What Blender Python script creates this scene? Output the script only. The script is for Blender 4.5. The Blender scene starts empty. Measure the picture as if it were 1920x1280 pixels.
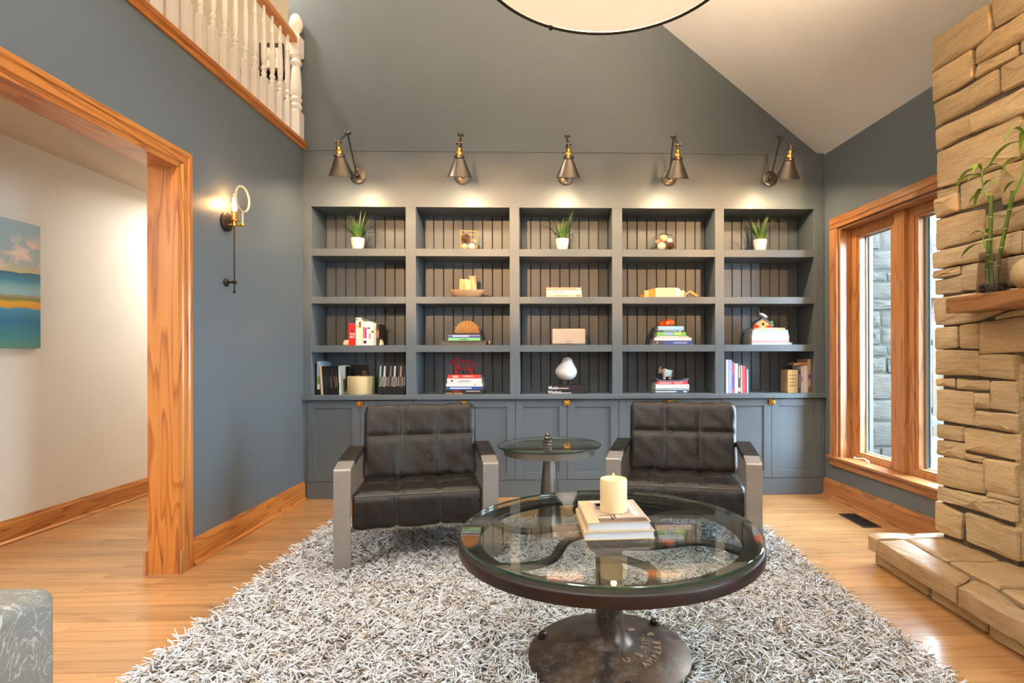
import bpy, bmesh, math, random
import numpy as np
from mathutils import Vector, Matrix, Euler
random.seed(7); RNG = np.random.default_rng(7)
PI = math.pi
SC = bpy.context.scene
COL = SC.collection

# ------------------------------------------------------------------ camera
cam_d = bpy.data.cameras.new('camera'); cam = bpy.data.objects.new('camera', cam_d); COL.objects.link(cam)
cam_d.sensor_fit = 'HORIZONTAL'; cam_d.sensor_width = 36.0; cam_d.lens = 19.41
cam_d.shift_x = -0.0505; cam_d.shift_y = 0.0141; cam_d.clip_start = 0.02
cam.matrix_world = Matrix.Translation((0, 0, 1.2)) @ Matrix.Rotation(-math.radians(1.70), 4, 'Z') @ Matrix.Rotation(PI / 2, 4, 'X') @ Matrix.Rotation(-0.0024, 4, 'Z')
SC.camera = cam

# ------------------------------------------------------------------ exposure, world, lights
vs = SC.view_settings
SC.display_settings.display_device = 'sRGB'
vs.view_transform = 'Standard'; vs.look = 'None'; vs.gamma = 1.0; vs.use_curve_mapping = False
vs.exposure = 0.2
SC.cycles.use_denoising = True
SC.cycles.max_bounces = 10; SC.cycles.diffuse_bounces = 5; SC.cycles.glossy_bounces = 5
SC.cycles.transparent_max_bounces = 16; SC.cycles.transmission_bounces = 8
SC.cycles.sample_clamp_indirect = 6.0; SC.cycles.caustics_reflective = False; SC.cycles.caustics_refractive = False

world = bpy.data.worlds.new('overcast_sky'); SC.world = world; world.use_nodes = True
wn = world.node_tree.nodes; wl = world.node_tree.links
bg = wn['Background']
bg.inputs['Color'].default_value = (0.66, 0.83, 1.0, 1); bg.inputs['Strength'].default_value = 52.0

def light(name, kind, loc, energy, color, size=0.1, size_y=None, target=None, spot=None):
    d = bpy.data.lights.new(name, kind); d.energy = energy; d.color = color
    if kind == 'AREA':
        d.shape = 'RECTANGLE' if size_y else 'DISK'; d.size = size
        if size_y: d.size_y = size_y
    else:
        d.shadow_soft_size = size
    if kind == 'SPOT' and spot:
        d.spot_size = spot; d.spot_blend = 0.5
    o = bpy.data.objects.new(name, d); COL.objects.link(o); o.location = loc
    if target is not None:
        o.rotation_euler = (Vector(target) - Vector(loc)).to_track_quat('-Z', 'Y').to_euler()
    return o
WARM = (1.0, 0.80, 0.58); WARMER = (1.0, 0.66, 0.36); DAY = (0.58, 0.79, 1.0); NEUT = (1.0, 0.95, 0.89)
# added unseen fills and spots of the main room; hall and landing ceiling lights
light('rear_warm_fill', 'AREA', (-0.5, -1.6, 4.8), 35, WARM, 2.2, 1.6, (0.2, 3.6, 1.6))  # unseen warm fill added above and behind the camera
light('overhead_fill_left', 'SPOT', (-1.0, 1.3, 5.1), 310, (0.80, 0.91, 1.0), 0.35, None, (-0.7, 2.1, 0.0), math.radians(88))  # unseen spot added overhead to brighten rug and floor
light('overhead_fill_right', 'SPOT', (0.95, 1.3, 4.15), 190, (0.80, 0.91, 1.0), 0.35, None, (0.9, 2.2, 0.0), math.radians(92))  # second unseen overhead spot, added for the right side of the rug
for i_, (fx, bx) in enumerate([(-1.5, -1.588), (-1.5, -0.714), (-1.5, 0.16), (1.8, 1.042), (1.8, 1.913)]):
    light('shelf_fill_spot', 'SPOT', (fx + 0.12 * i_, -1.2, 3.2), 660, (1.0, 0.56, 0.26), 0.08, None, (bx, 4.95, 2.08), math.radians(17))  # unseen warm spots added behind the camera to light the shelves
light('rear_wall_fill', 'AREA', (0.0, -2.55, 2.3), 20, (1.0, 0.86, 0.70), 3.4, 2.4, (0.0, 4.0, 1.6))  # unseen frontal fill added at the rear wall, which has no window
light('hall_ceiling_light', 'AREA', (-2.85, 0.5, 2.6), 110, (1.0, 0.97, 0.93), 0.9, 0.9, (-2.9, 0.9, 0.0))
light('hall_end_ceiling_light', 'AREA', (-2.8, 5.4, 2.6), 42, (1.0, 0.95, 0.88), 0.7, 0.7, (-2.8, 5.6, 0.0))
light('landing_ceiling_light', 'POINT', (-2.75, 4.25, 5.05), 105, (1.0, 0.86, 0.68), 0.10)

# ------------------------------------------------------------------ node helpers
def new_mat(name):
    m = bpy.data.materials.new(name); m.use_nodes = True
    nt = m.node_tree
    return m, nt.nodes, nt.links, nt.nodes['Principled BSDF']
class G:
    """small wrapper for building node graphs"""
    def __init__(s, name):
        s.m, s.N, s.L, s.b = new_mat(name)
    def n(s, t, **kw):
        x = s.N.new(t)
        for k, v in kw.items(): setattr(x, k, v)
        return x
    def con(s, sock, val):
        if hasattr(val, 'is_linked'): s.L.new(val, sock)
        else: sock.default_value = val
    def coord(s, kind='Object', scale=(1, 1, 1), rot=(0, 0, 0), per_object=False):
        if kind == 'World':
            src = s.n('ShaderNodeNewGeometry').outputs['Position']
        else:
            src = s.n('ShaderNodeTexCoord').outputs[kind]
        mp = s.n('ShaderNodeMapping'); mp.inputs['Scale'].default_value = scale; mp.inputs['Rotation'].default_value = rot
        s.L.new(src, mp.inputs['Vector'])
        out = mp.outputs[0]
        if per_object:
            oi = s.n('ShaderNodeObjectInfo')
            mu = s.n('ShaderNodeVectorMath', operation='SCALE'); mu.inputs[0].default_value = (37.1, 91.7, 53.3)
            s.L.new(oi.outputs['Random'], mu.inputs['Scale'])
            ad = s.n('ShaderNodeVectorMath', operation='ADD'); s.L.new(out, ad.inputs[0]); s.L.new(mu.outputs[0], ad.inputs[1])
            out = ad.outputs[0]
        return out
    def rnd(s): return s.n('ShaderNodeObjectInfo').outputs['Random']
    def noise(s, vec, scale, detail=4, rough=0.55, dist=0.0):
        x = s.n('ShaderNodeTexNoise'); s.L.new(vec, x.inputs['Vector'])
        x.inputs['Scale'].default_value = scale; x.inputs['Detail'].default_value = detail
        x.inputs['Roughness'].default_value = rough; x.inputs['Distortion'].default_value = dist
        return x.outputs['Fac']
    def voro(s, vec, scale, feature='F1', out='Distance'):
        x = s.n('ShaderNodeTexVoronoi', feature=feature); s.L.new(vec, x.inputs['Vector']); x.inputs['Scale'].default_value = scale
        return x.outputs[out]
    def math(s, op, a, b=0.0, c=None):
        x = s.n('ShaderNodeMath', operation=op); s.con(x.inputs[0], a); s.con(x.inputs[1], b)
        if c is not None: s.con(x.inputs[2], c)
        return x.outputs[0]
    def ramp(s, fac, stops, interp='LINEAR'):
        x = s.n('ShaderNodeValToRGB'); s.L.new(fac, x.inputs[0]); cr = x.color_ramp; cr.interpolation = interp
        while len(cr.elements) < len(stops): cr.elements.new(0.5)
        for e, (p, c) in zip(cr.elements, stops):
            e.position = p; e.color = (c, c, c, 1) if isinstance(c, (int, float)) else (*c, 1)
        return x.outputs[0]
    def mix(s, fac, a, b, mode='MIX'):
        x = s.n('ShaderNodeMix', data_type='RGBA', blend_type=mode)
        s.con(x.inputs[0], fac)
        for i, v in ((6, a), (7, b)):
            if hasattr(v, 'is_linked'): s.L.new(v, x.inputs[i])
            else: x.inputs[i].default_value = (*v, 1)
        return x.outputs[2]
    def sep(s, vec):
        x = s.n('ShaderNodeSeparateXYZ'); s.L.new(vec, x.inputs[0]); return x.outputs
    def bump(s, h, strength=0.2, dist=0.01):
        x = s.n('ShaderNodeBump'); s.L.new(h, x.inputs['Height']); x.inputs['Strength'].default_value = strength; x.inputs['Distance'].default_value = dist
        s.L.new(x.outputs[0], s.b.inputs['Normal'])
    def set(s, **kw):
        for k, v in kw.items():
            sock = s.b.inputs[k.replace('_', ' ')]
            if isinstance(v, tuple) and len(v) == 3 and sock.type == 'RGBA': v = (*v, 1)
            s.con(sock, v)
        return s.m

def plain(name, col, rough=0.5, metal=0.0, noise=0.0, nscale=20, bump=0.0, **kw):
    g = G(name)
    if noise or bump:
        v = g.coord('Object'); f = g.noise(v, nscale, 5)
        if noise: g.set(Base_Color=g.mix(f, tuple(c * (1 - noise) for c in col), tuple(min(1, c * (1 + noise)) for c in col)))
        else: g.set(Base_Color=col)
        if bump: g.bump(f, bump, 0.004)
    else: g.set(Base_Color=col)
    g.set(Roughness=rough, Metallic=metal, **kw)
    return g.m

def srgb(r, g, b):
    f = lambda c: (c / 255 / 12.92) if c / 255 <= 0.04045 else ((c / 255 + 0.055) / 1.055) ** 2.4
    return (f(r), f(g), f(b))

def paint(name, col, rough, bump=0.06):
    g = G(name); v = g.coord('World'); f = g.noise(v, 60, 3); h = g.noise(v, 2.0, 3)
    g.set(Base_Color=g.mix(h, tuple(c * 0.93 for c in col), tuple(c * 1.07 for c in col)), Roughness=rough)
    g.bump(f, bump, 0.003); return g.m

def wood(name, axis, c_light, c_mid, c_dark, rough=0.35, ring=9.0, per_object=False, world=False, fine=1.0, var=0.0, coat=0.0):
    """oak: stretched noise contours give cathedral figure, fine dashes give pores"""
    g = G(name)
    st = [7.0, 7.0, 7.0]; st[axis] = 0.55
    fs = [160.0, 160.0, 160.0]; fs[axis] = 5.0
    v = g.coord('World' if world else 'Object', tuple(st), per_object=per_object)
    f = g.noise(v, 1.0, 2, 0.5, 0.3)
    r = g.math('FRACT', g.math('MULTIPLY', f, ring))
    rc = g.ramp(r, [(0.0, 0.0), (0.62, 0.25), (0.86, 1.0), (1.0, 0.05)])
    v2 = g.coord('World' if world else 'Object', tuple(fs), per_object=per_object)
    p = g.noise(v2, 1.0, 3, 0.6)
    pores = g.ramp(p, [(0.42, 0.0), (0.72, 1.0)])
    base = g.mix(g.math('MULTIPLY', rc, fine), c_light, c_mid)
    col = g.mix(g.math('MULTIPLY', g.math('MULTIPLY', pores, rc), 0.75 * fine), base, c_dark)
    if var:
        col = g.mix(g.rnd(), g.mix(1.0, col, (1 - var, 1 - var, 1 - var), 'MULTIPLY'), g.mix(1.0, col, (1 + var, 1 + var * 0.9, 1 + var * 0.75), 'MULTIPLY'))
    g.set(Base_Color=col, Roughness=rough)
    if coat: g.set(Coat_Weight=coat, Coat_Roughness=0.12)
    g.bump(p, 0.05, 0.002)
    return g.m

def stone_mat(name, cols, grain=1.0, rough=0.85, bump=0.85):
    g = G(name)
    v = g.coord('Object', (1, 1, 3.2), per_object=True)
    a = g.noise(v, 3.0, 6, 0.6, 0.4); b = g.noise(v, 14.0, 8, 0.7, 0.6); c = g.noise(g.coord('Object', (1, 1, 14), per_object=True), 4.0, 8, 0.7, 0.3)
    d = g.noise(g.coord('Object', (1, 1, 1), per_object=True), 120.0, 4, 0.7)
    col = g.mix(g.ramp(a, [(0.3, 0.0), (0.7, 1.0)]), cols[0], cols[1])
    col = g.mix(g.ramp(c, [(0.5, 0.0), (0.68, 0.55)]), col, cols[2])
    col = g.mix(g.ramp(b, [(0.55, 0.0), (0.75, 0.5)]), col, cols[3])
    col = g.mix(g.math('MULTIPLY', g.ramp(d, [(0.35, 1.0), (0.55, 0.0)]), 0.25), col, tuple(x * 0.45 for x in cols[2]))
    col = g.mix(g.rnd(), g.mix(1.0, col, (0.84, 0.84, 0.84), 'MULTIPLY'), g.mix(1.0, col, (1.08, 1.04, 0.98), 'MULTIPLY'))
    g.set(Base_Color=col, Roughness=rough)
    h = g.math('ADD', g.math('MULTIPLY', b, 0.6), g.math('ADD', g.math('MULTIPLY', d, 0.25), g.math('MULTIPLY', c, 1.1)))
    g.bump(h, bump, 0.016); return g.m

def glass_thin(name, tint, ior=1.5, alpha=0.0, rough=0.0):
    """clear pane: tinted see-through plus mirror reflection by Fresnel"""
    g = G(name); N, L = g.N, g.L
    out = N['Material Output']; N.remove(g.b)
    tr = g.n('ShaderNodeBsdfTransparent'); tr.inputs[0].default_value = (*tint, 1)
    gl = g.n('ShaderNodeBsdfGlossy'); gl.inputs['Roughness'].default_value = rough; gl.inputs[0].default_value = (1, 1, 1, 1)
    ge = g.n('ShaderNodeNewGeometry'); dt = g.n('ShaderNodeVectorMath', operation='DOT_PRODUCT'); L.new(ge.outputs['Normal'], dt.inputs[0]); L.new(ge.outputs['Incoming'], dt.inputs[1])
    f0 = ((ior - 1) / (ior + 1)) ** 2
    c = g.math('SUBTRACT', 1.0, g.math('ABSOLUTE', dt.outputs['Value'])); f = g.math('ADD', f0, g.math('MULTIPLY', g.math('POWER', c, 5.0), 1 - f0))
    mx = g.n('ShaderNodeMixShader'); L.new(f, mx.inputs[0]); L.new(tr.outputs[0], mx.inputs[1]); L.new(gl.outputs[0], mx.inputs[2])
    L.new(mx.outputs[0], out.inputs[0]); return g.m

# ------------------------------------------------------------------ materials
SLATE = (0.113, 0.141, 0.166)
M = {}
M['slate'] = paint('slate_wall_paint', SLATE, 0.34)
M['cabinet'] = paint('slate_cabinet_paint', (0.110, 0.138, 0.162), 0.42, 0.03)
M['cream'] = paint('cream_wall_paint', srgb(228, 222, 210), 0.6)
M['landing'] = paint('beige_landing_paint', srgb(166, 154, 132), 0.7)
M['ceil'] = paint('ceiling_paint', srgb(230, 236, 242), 0.8)
M['hallceil'] = paint('hall_ceiling_paint', srgb(205, 192, 176), 0.8)
M['white'] = plain('white_gloss_paint', srgb(244, 243, 240), 0.3)
OAKL, OAKM, OAKD = srgb(196, 128, 60), srgb(168, 96, 38), srgb(88, 46, 16)
for i, a in enumerate('xyz'):
    M['oak_' + a] = wood('honey_oak_grain_' + a, i, OAKL, OAKM, OAKD, 0.32, 11.0, coat=0.25)
M['oak_red'] = wood('reddish_oak', 1, srgb(176, 124, 78), srgb(150, 98, 58), srgb(84, 50, 28), 0.3, 11.0, coat=0.25)
M['oak_red_z'] = wood('reddish_oak_upright', 2, srgb(188, 134, 86), srgb(164, 110, 68), srgb(98, 58, 32), 0.3, 11.0, coat=0.25)
M['floor'] = wood('oak_floor_board', 0, srgb(190, 146, 98), srgb(168, 120, 74), srgb(112, 70, 36), 0.28, 8.0, per_object=True, world=True, fine=0.75, var=0.17, coat=0.35)
M['mantel'] = wood('mantel_wood', 1, srgb(150, 102, 60), srgb(122, 78, 42), srgb(74, 42, 20), 0.4, 10.0)
M['stone'] = stone_mat('tan_sandstone', [srgb(228, 208, 168), srgb(216, 184, 136), srgb(166, 144, 116), srgb(238, 224, 196)])
M['hearth'] = stone_mat('hearth_sandstone', [srgb(200, 176, 140), srgb(180, 150, 110), srgb(140, 118, 92), srgb(214, 196, 166)], rough=0.45, bump=0.35)
M['mortar'] = plain('dark_recessed_mortar', srgb(92, 82, 70), 0.95, noise=0.35, nscale=30, bump=0.6)
M['firebox'] = plain('sooty_firebox', srgb(44, 42, 40), 0.9, noise=0.3)
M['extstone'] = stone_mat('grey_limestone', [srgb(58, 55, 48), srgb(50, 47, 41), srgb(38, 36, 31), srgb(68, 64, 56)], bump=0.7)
M['steel'] = plain('brushed_steel', srgb(168, 165, 160), 0.42, 0.7, noise=0.12, nscale=14, bump=0.05)
M['nickel'] = plain('aged_pewter', srgb(112, 106, 98), 0.36, 1.0, noise=0.2, nscale=25)
M['darksteel'] = plain('dark_bronze', srgb(62, 54, 48), 0.42, 0.8, noise=0.25, nscale=30)
M['brass'] = plain('brass', srgb(226, 182, 98), 0.25, 1.0)
M['black'] = plain('black_metal', (0.012, 0.013, 0.016), 0.45, 0.3)
M['white_ceramic'] = plain('white_ceramic', srgb(240, 238, 234), 0.22)
M['wax'] = plain('ivory_wax', srgb(230, 208, 158), 0.45, Subsurface_Weight=0.25, Subsurface_Radius=(0.02, 0.012, 0.005))
M['page'] = plain('book_pages', srgb(214, 204, 184), 0.8, noise=0.06, nscale=200)
M['pane'] = glass_thin('window_pane', (0.96, 0.98, 0.97))
M['tglass'] = glass_thin('greenish_table_glass', (0.90, 0.95, 0.93), 1.95)
M['tedge'] = plain('green_glass_edge', srgb(40, 96, 78), 0.08, 0.0, Transmission_Weight=0.8, IOR=1.5)
M['clear'] = glass_thin('clear_thin_glass', (0.95, 0.96, 0.96), 1.35)
M['smoke'] = glass_thin('smoked_glass', (0.84, 0.80, 0.79), 1.45)
M['leather2'] = None

def leather(name, col, rough, wr=0.55):
    g = G(name); v = g.coord('Object')
    a = g.noise(v, 7, 4, 0.6, 0.8); w = g.noise(g.coord('Object', (1, 2.2, 1.2)), 3.5, 3, 0.5, 0.8); p = g.voro(v, 420)
    g.set(Base_Color=g.mix(a, col, tuple(c * 1.4 for c in col)))
    g.set(Roughness=g.ramp(a, [(0.2, rough), (0.8, rough + 0.10)]), Specular_IOR_Level=0.42)
    h = g.math('ADD', g.math('MULTIPLY', w, 0.6), g.math('MULTIPLY', p, 0.06))
    g.bump(h, wr, 0.02); return g.m
M['leather'] = leather('dark_brown_leather', (0.008, 0.0064, 0.0054), 0.24)
def grey_leather():
    g = G('grey_crackled_leather'); v = g.coord('Object')
    d = g.noise(v, 3.0, 4, 0.6, 0.0)
    vv = g.n('ShaderNodeVectorMath', operation='ADD'); g.L.new(v, vv.inputs[0]); g.L.new(g.mix(1.0, d, (0.25, 0.25, 0.25), 'MULTIPLY'), vv.inputs[1])
    c = g.noise(vv.outputs[0], 5.0, 3, 0.5, 2.5)
    lines = g.ramp(g.math('ABSOLUTE', g.math('SUBTRACT', c, 0.5)), [(0.0, 1.0), (0.012, 0.0)])
    c2 = g.noise(vv.outputs[0], 11.0, 3, 0.5, 2.0)
    lines2 = g.ramp(g.math('ABSOLUTE', g.math('SUBTRACT', c2, 0.48)), [(0.0, 0.8), (0.010, 0.0)])
    base = g.mix(g.noise(v, 4, 4), srgb(98, 96, 89), srgb(126, 123, 115))
    g.set(Base_Color=g.mix(g.math('MULTIPLY', g.math('MAXIMUM', lines, lines2), 0.6), base, srgb(196, 194, 186)), Roughness=0.5)
    g.bump(g.noise(v, 60, 4), 0.15, 0.004); return g.m
M['gleather'] = grey_leather()

def iron():
    g = G('patinated_cast_iron'); v = g.coord('Object')
    a = g.noise(v, 6, 6, 0.65, 0.5); b = g.noise(v, 28, 5, 0.65)
    col = g.mix(g.ramp(a, [(0.35, 0.0), (0.65, 1.0)]), srgb(58, 50, 50), srgb(104, 84, 68))
    col = g.mix(g.ramp(b, [(0.5, 0.0), (0.7, 0.7)]), col, srgb(120, 112, 108))
    g.set(Base_Color=col, Metallic=0.75, Roughness=g.ramp(b, [(0.3, 0.34), (0.7, 0.55)])); g.bump(b, 0.25, 0.006); return g.m
M['iron'] = iron()
M['wheel'] = plain('dark_painted_iron', srgb(64, 62, 60), 0.4, 0.6, noise=0.3, nscale=12, bump=0.15)
M['rimside'] = plain('rusty_brown_iron', srgb(50, 36, 33), 0.42, 0.6, noise=0.4, nscale=10, bump=0.2)

def emit(name, col, strength, mixbase=None):
    g = G(name); g.set(Base_Color=mixbase or col, Roughness=0.6, Emission_Color=col, Emission_Strength=strength); return g.m
M['bulb'] = emit('warm_bulb', (1.0, 0.72, 0.38), 14.0)
M['filament'] = emit('filament', (1.0, 0.62, 0.25), 45.0)
M['flame'] = emit('flameless_flame', (1.0, 0.58, 0.12), 2.2)
M['diffuser'] = emit('lamp_diffuser', (1.0, 0.86, 0.62), 0.55, srgb(232, 222, 196))
def rgb(name, r, g_, b, rough=0.5, **kw):
    k = 'c_%s' % name
    if k not in M: M[k] = plain(name, srgb(r, g_, b), rough, **kw)
    return M[k]

# ------------------------------------------------------------------ mesh helpers
class MB:
    def __init__(s): s.v = []; s.f = []
    def add(s, vs_, fs_):
        o = len(s.v); s.v += [tuple(p) for p in vs_]; s.f += [tuple(i + o for i in f) for f in fs_]; return s
    def box(s, x0, x1, y0, y1, z0, z1, mat=None):
        vs_ = [(x, y, z) for z in (z0, z1) for y in (y0, y1) for x in (x0, x1)]
        if mat is not None: vs_ = [tuple(mat @ Vector(p)) for p in vs_]
        return s.add(vs_, [(0, 2, 3, 1), (4, 5, 7, 6), (0, 1, 5, 4), (1, 3, 7, 5), (3, 2, 6, 7), (2, 0, 4, 6)])
    def lathe(s, prof, n=24, c=(0, 0, 0), axis='z', cap=True):
        vs_, fs_ = [], []
        for r, h in prof:
            for i in range(n):
                a = 2 * PI * i / n; p = (r * math.cos(a), r * math.sin(a), h)
                if axis == 'x': p = (p[2], p[0], p[1])
                elif axis == 'y': p = (p[1], p[2], p[0])
                vs_.append((p[0] + c[0], p[1] + c[1], p[2] + c[2]))
        k = len(prof)
        for j in range(k - 1):
            for i in range(n):
                i2 = (i + 1) % n; fs_.append((j * n + i, j * n + i2, (j + 1) * n + i2, (j + 1) * n + i))
        if cap:
            fs_.append(tuple(reversed(range(n)))); fs_.append(tuple((k - 1) * n + i for i in range(n)))
        return s.add(vs_, fs_)
    def tube(s, pts, r, n=8, closed=False, flat=None):
        pts = [Vector(p) for p in pts]; m = len(pts); rs = r if isinstance(r, (list, tuple)) else [r] * m
        vs_, fs_ = [], []; up = None
        for i, p in enumerate(pts):
            a = pts[i - 1] if i or closed else p; b = pts[(i + 1) % m] if i < m - 1 or closed else p
            t = (b - a).normalized() if (b - a).length > 1e-9 else Vector((0, 0, 1))
            if up is None: up = Vector((0, 0, 1)) if abs(t.z) < 0.9 else Vector((1, 0, 0))
            u = t.cross(up).normalized(); w = u.cross(t).normalized(); up = w
            for k in range(n):
                an = 2 * PI * k / n + PI / n; fl = flat or 1.0
                vs_.append(p + u * (math.cos(an) * rs[i]) + w * (math.sin(an) * rs[i] * fl))
        e = m if closed else m - 1
        for i in range(e):
            for k in range(n):
                k2 = (k + 1) % n; j = (i + 1) % m
                fs_.append((i * n + k, i * n + k2, j * n + k2, j * n + k))
        if not closed:
            fs_.append(tuple(reversed(range(n)))); fs_.append(tuple((m - 1) * n + k for k in range(n)))
        return s.add(vs_, fs_)
    def cyl(s, p0, p1, r0, r1=None, n=16): return s.tube([p0, p1], [r0, r0 if r1 is None else r1], n)
    def prism(s, poly, axis, a0, a1):
        n = len(poly)
        def P(q, a): return {'x': (a, q[0], q[1]), 'y': (q[0], a, q[1]), 'z': (q[0], q[1], a)}[axis]
        vs_ = [P(q, a0) for q in poly] + [P(q, a1) for q in poly]
        fs_ = [tuple(range(n)), tuple(range(2 * n - 1, n - 1, -1))] + [(i, n + i, n + (i + 1) % n, (i + 1) % n) for i in range(n)]
        return s.add(vs_, fs_)
    def ball(s, c, r, sx=1, sy=1, sz=1, n=12, m=8):
        prof = [(max(1e-4, math.sin(PI * j / m)) * r, -math.cos(PI * j / m) * r) for j in range(m + 1)]
        t = MB().lathe(prof, n); t.v = [(x * sx + c[0], y * sy + c[1], z * sz + c[2]) for x, y, z in t.v]
        return s.add(t.v, t.f)
    def build(s, name, mat, parent=None, loc=(0, 0, 0), rot=(0, 0, 0), smooth=None, bevel=0, seg=2, sub=0):
        me = bpy.data.meshes.new(name); me.from_pydata(s.v, [], s.f); me.update()
        bm = bmesh.new(); bm.from_mesh(me); bmesh.ops.recalc_face_normals(bm, faces=bm.faces); bm.to_mesh(me); bm.free()
        if smooth is not None:
            me.polygons.foreach_set('use_smooth', [True] * len(me.polygons)); me.set_sharp_from_angle(angle=math.radians(smooth))
        me.materials.append(mat)
        o = bpy.data.objects.new(name, me); COL.objects.link(o); o.location = loc; o.rotation_euler = rot
        if parent is not None: o.parent = parent
        if bevel:
            b = o.modifiers.new('bevel', 'BEVEL'); b.width = bevel; b.segments = seg; b.limit_method = 'ANGLE'; b.angle_limit = math.radians(40)
        if sub:
            q = o.modifiers.new('sub', 'SUBSURF'); q.levels = sub; q.render_levels = sub
        return o
def B(x0, x1, y0, y1, z0, z1): return MB().box(x0, x1, y0, y1, z0, z1)
def thing(name, label, cat, loc=(0, 0, 0), rz=0.0, group=None):
    o = bpy.data.objects.new(name, None); COL.objects.link(o); o.location = loc; o.rotation_euler = (0, 0, rz); o.empty_display_size = 0.1
    tag(o, label, cat, group); return o
def tag(o, label, cat, group=None):
    o['label'] = label; o['category'] = cat
    if group: o['group'] = group
    return o
def struct(o, label=None, cat=None):
    o['kind'] = 'structure'
    if label: o['label'] = label
    if cat: o['category'] = cat
    return o
def sroot(name, label, cat, loc=(0, 0, 0), rz=0.0):
    return struct(thing(name, label, cat, loc, rz), label, cat)
def dup(root, loc, rz=None, label=None, group=None):
    r = root.copy(); COL.objects.link(r); r.location = loc
    if rz is not None: r.rotation_euler = (0, 0, rz)
    if label: r['label'] = label
    if group: r['group'] = group
    for ch in list(root.children):
        c = ch.copy(); COL.objects.link(c); c.parent = r
        for g_ in ch.children:
            d = g_.copy(); COL.objects.link(d); d.parent = c
    return r
def share(name, src, parent, loc, rot=(0, 0, 0), scale=(1, 1, 1)):
    o = bpy.data.objects.new(name, src.data); COL.objects.link(o); o.parent = parent; o.location = loc; o.rotation_euler = rot; o.scale = scale
    for md in src.modifiers:
        n_ = o.modifiers.new(md.name, md.type)
        for at in ('width', 'segments', 'limit_method', 'angle_limit', 'levels', 'render_levels'):
            if hasattr(md, at): setattr(n_, at, getattr(md, at))
    return o
def text(body, mat, parent, loc, size, rot=(PI / 2, 0, 0), name='title', extrude=0.0003, align='LEFT', bold=0.0, sx=1.0):
    c = bpy.data.curves.new(name, 'FONT'); c.body = body; c.size = size; c.extrude = extrude; c.align_x = align; c.align_y = 'BOTTOM_BASELINE'; c.offset = bold; c.resolution_u = 3
    c.materials.append(mat); tmp = bpy.data.objects.new(name, c)
    me = bpy.data.meshes.new_from_object(tmp); bpy.data.objects.remove(tmp); bpy.data.curves.remove(c)
    if not me.materials: me.materials.append(mat)
    o = bpy.data.objects.new(name, me); COL.objects.link(o); o.parent = parent; o.location = loc; o.rotation_euler = rot; o.scale = (sx, 1, 1); return o

# ------------------------------------------------------------------ room shell
YB, XL, XH = 4.70, -2.05, -3.49          # bookcase face, left wall face, hall wall face
RO = (2.395, 4.70, 0.0); RA = math.atan(0.07)   # corner and turn of the right wall
BACK = -2.6
struct(B(-6.2, 3.2, BACK, 7.6, -0.2, -0.003).build('floor', M['floor']), 'honey oak strip floor', 'floor')
floor = bpy.data.objects['floor']
plank0 = None
def lay(x0, x1, y0, y1, w=0.083):
    global plank0
    y = y0; row = 0
    while y < y1 - 0.01:
        x = x0 - random.uniform(0, 0.9)
        while x < x1:
            ln = random.uniform(0.65, 1.7); a, b = max(x, x0), min(x + ln, x1)
            if b - a > 0.05:
                if plank0 is None:
                    plank0 = B(0, 1, 0, w - 0.0012, -0.003, 0.0).build('plank', M['floor'], floor, (a, y, 0)); plank0.scale = (b - a - 0.001, 1, 1)
                else:
                    p = share('plank', plank0, floor, (a, y, 0), scale=(b - a - 0.001, 1, 1))
            x += ln
        y += w; row += 1
lay(XH, -1.30, 1.90, 3.89); lay(1.20, 2.62, 1.90, 3.89); lay(XH, 2.46, 3.892, 4.70); lay(XH, -2.06, 4.722, 5.90)

wl_ = MB()
wl_.box(XL - 0.14, XL, 3.13, 4.75, 0, 2.95).box(XL - 0.14, XL, -0.6, 3.13, 2.27, 2.95).box(XL - 0.14, XL, BACK, -0.6, 0, 2.95)
struct(wl_.build('wall_left', M['slate']), 'blue grey painted wall with a wide oak cased opening', 'wall')
# back wall above the bookcase, cut by the roof slope
ZE = 2.93
def roof_z(x): return ZE + 0.812 * (2.395 - x)
up = MB().prism([(-2.19, 2.90), (2.44, 2.90), (-0.41, 5.22), (-2.19, 5.22)], 'y', 4.75, 4.9)
struct(up.build('wall_back', M['slate']), 'dark grey gable wall above the bookcase', 'wall')
struct(B(-2.19, 2.60, 5.06, 5.2, 0, 2.95).build('wall_behind', M['slate']), 'wall behind the bookcase', 'wall')
# sloped and flat ceiling
def sl(x, y, off=0.0): return (x, y, ZE + 0.812 * ((2.395 + 0.07 * (4.70 - y)) - x) + off)
ce = MB()
xs = lambda y: 2.395 + 0.07 * (4.70 - y)
zt = 5.2
cor = []
for y in (BACK, 4.95):
    xr = xs(y) + 0.25; xt = xs(y) - (zt - ZE) / 0.812
    cor.append([(xr, y, ZE - 0.203), (xt, y, zt), (-6.2, y, zt), (-6.2, y, zt + 0.15), (xt, y, zt + 0.15), (xr, y, ZE - 0.203 + 0.2)])
n6 = 6
ce.add(cor[0] + cor[1], [tuple(range(6)), tuple(range(11, 5, -1))] + [(i, i + 6, (i + 1) % 6 + 6, (i + 1) % 6) for i in range(6)])
ce.box(-6.2, -2.0, 4.95, 7.6, zt, zt + 0.15)
struct(ce.build('ceiling', M['ceil']), 'pale sloped ceiling rising to the left', 'ceiling')

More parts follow.
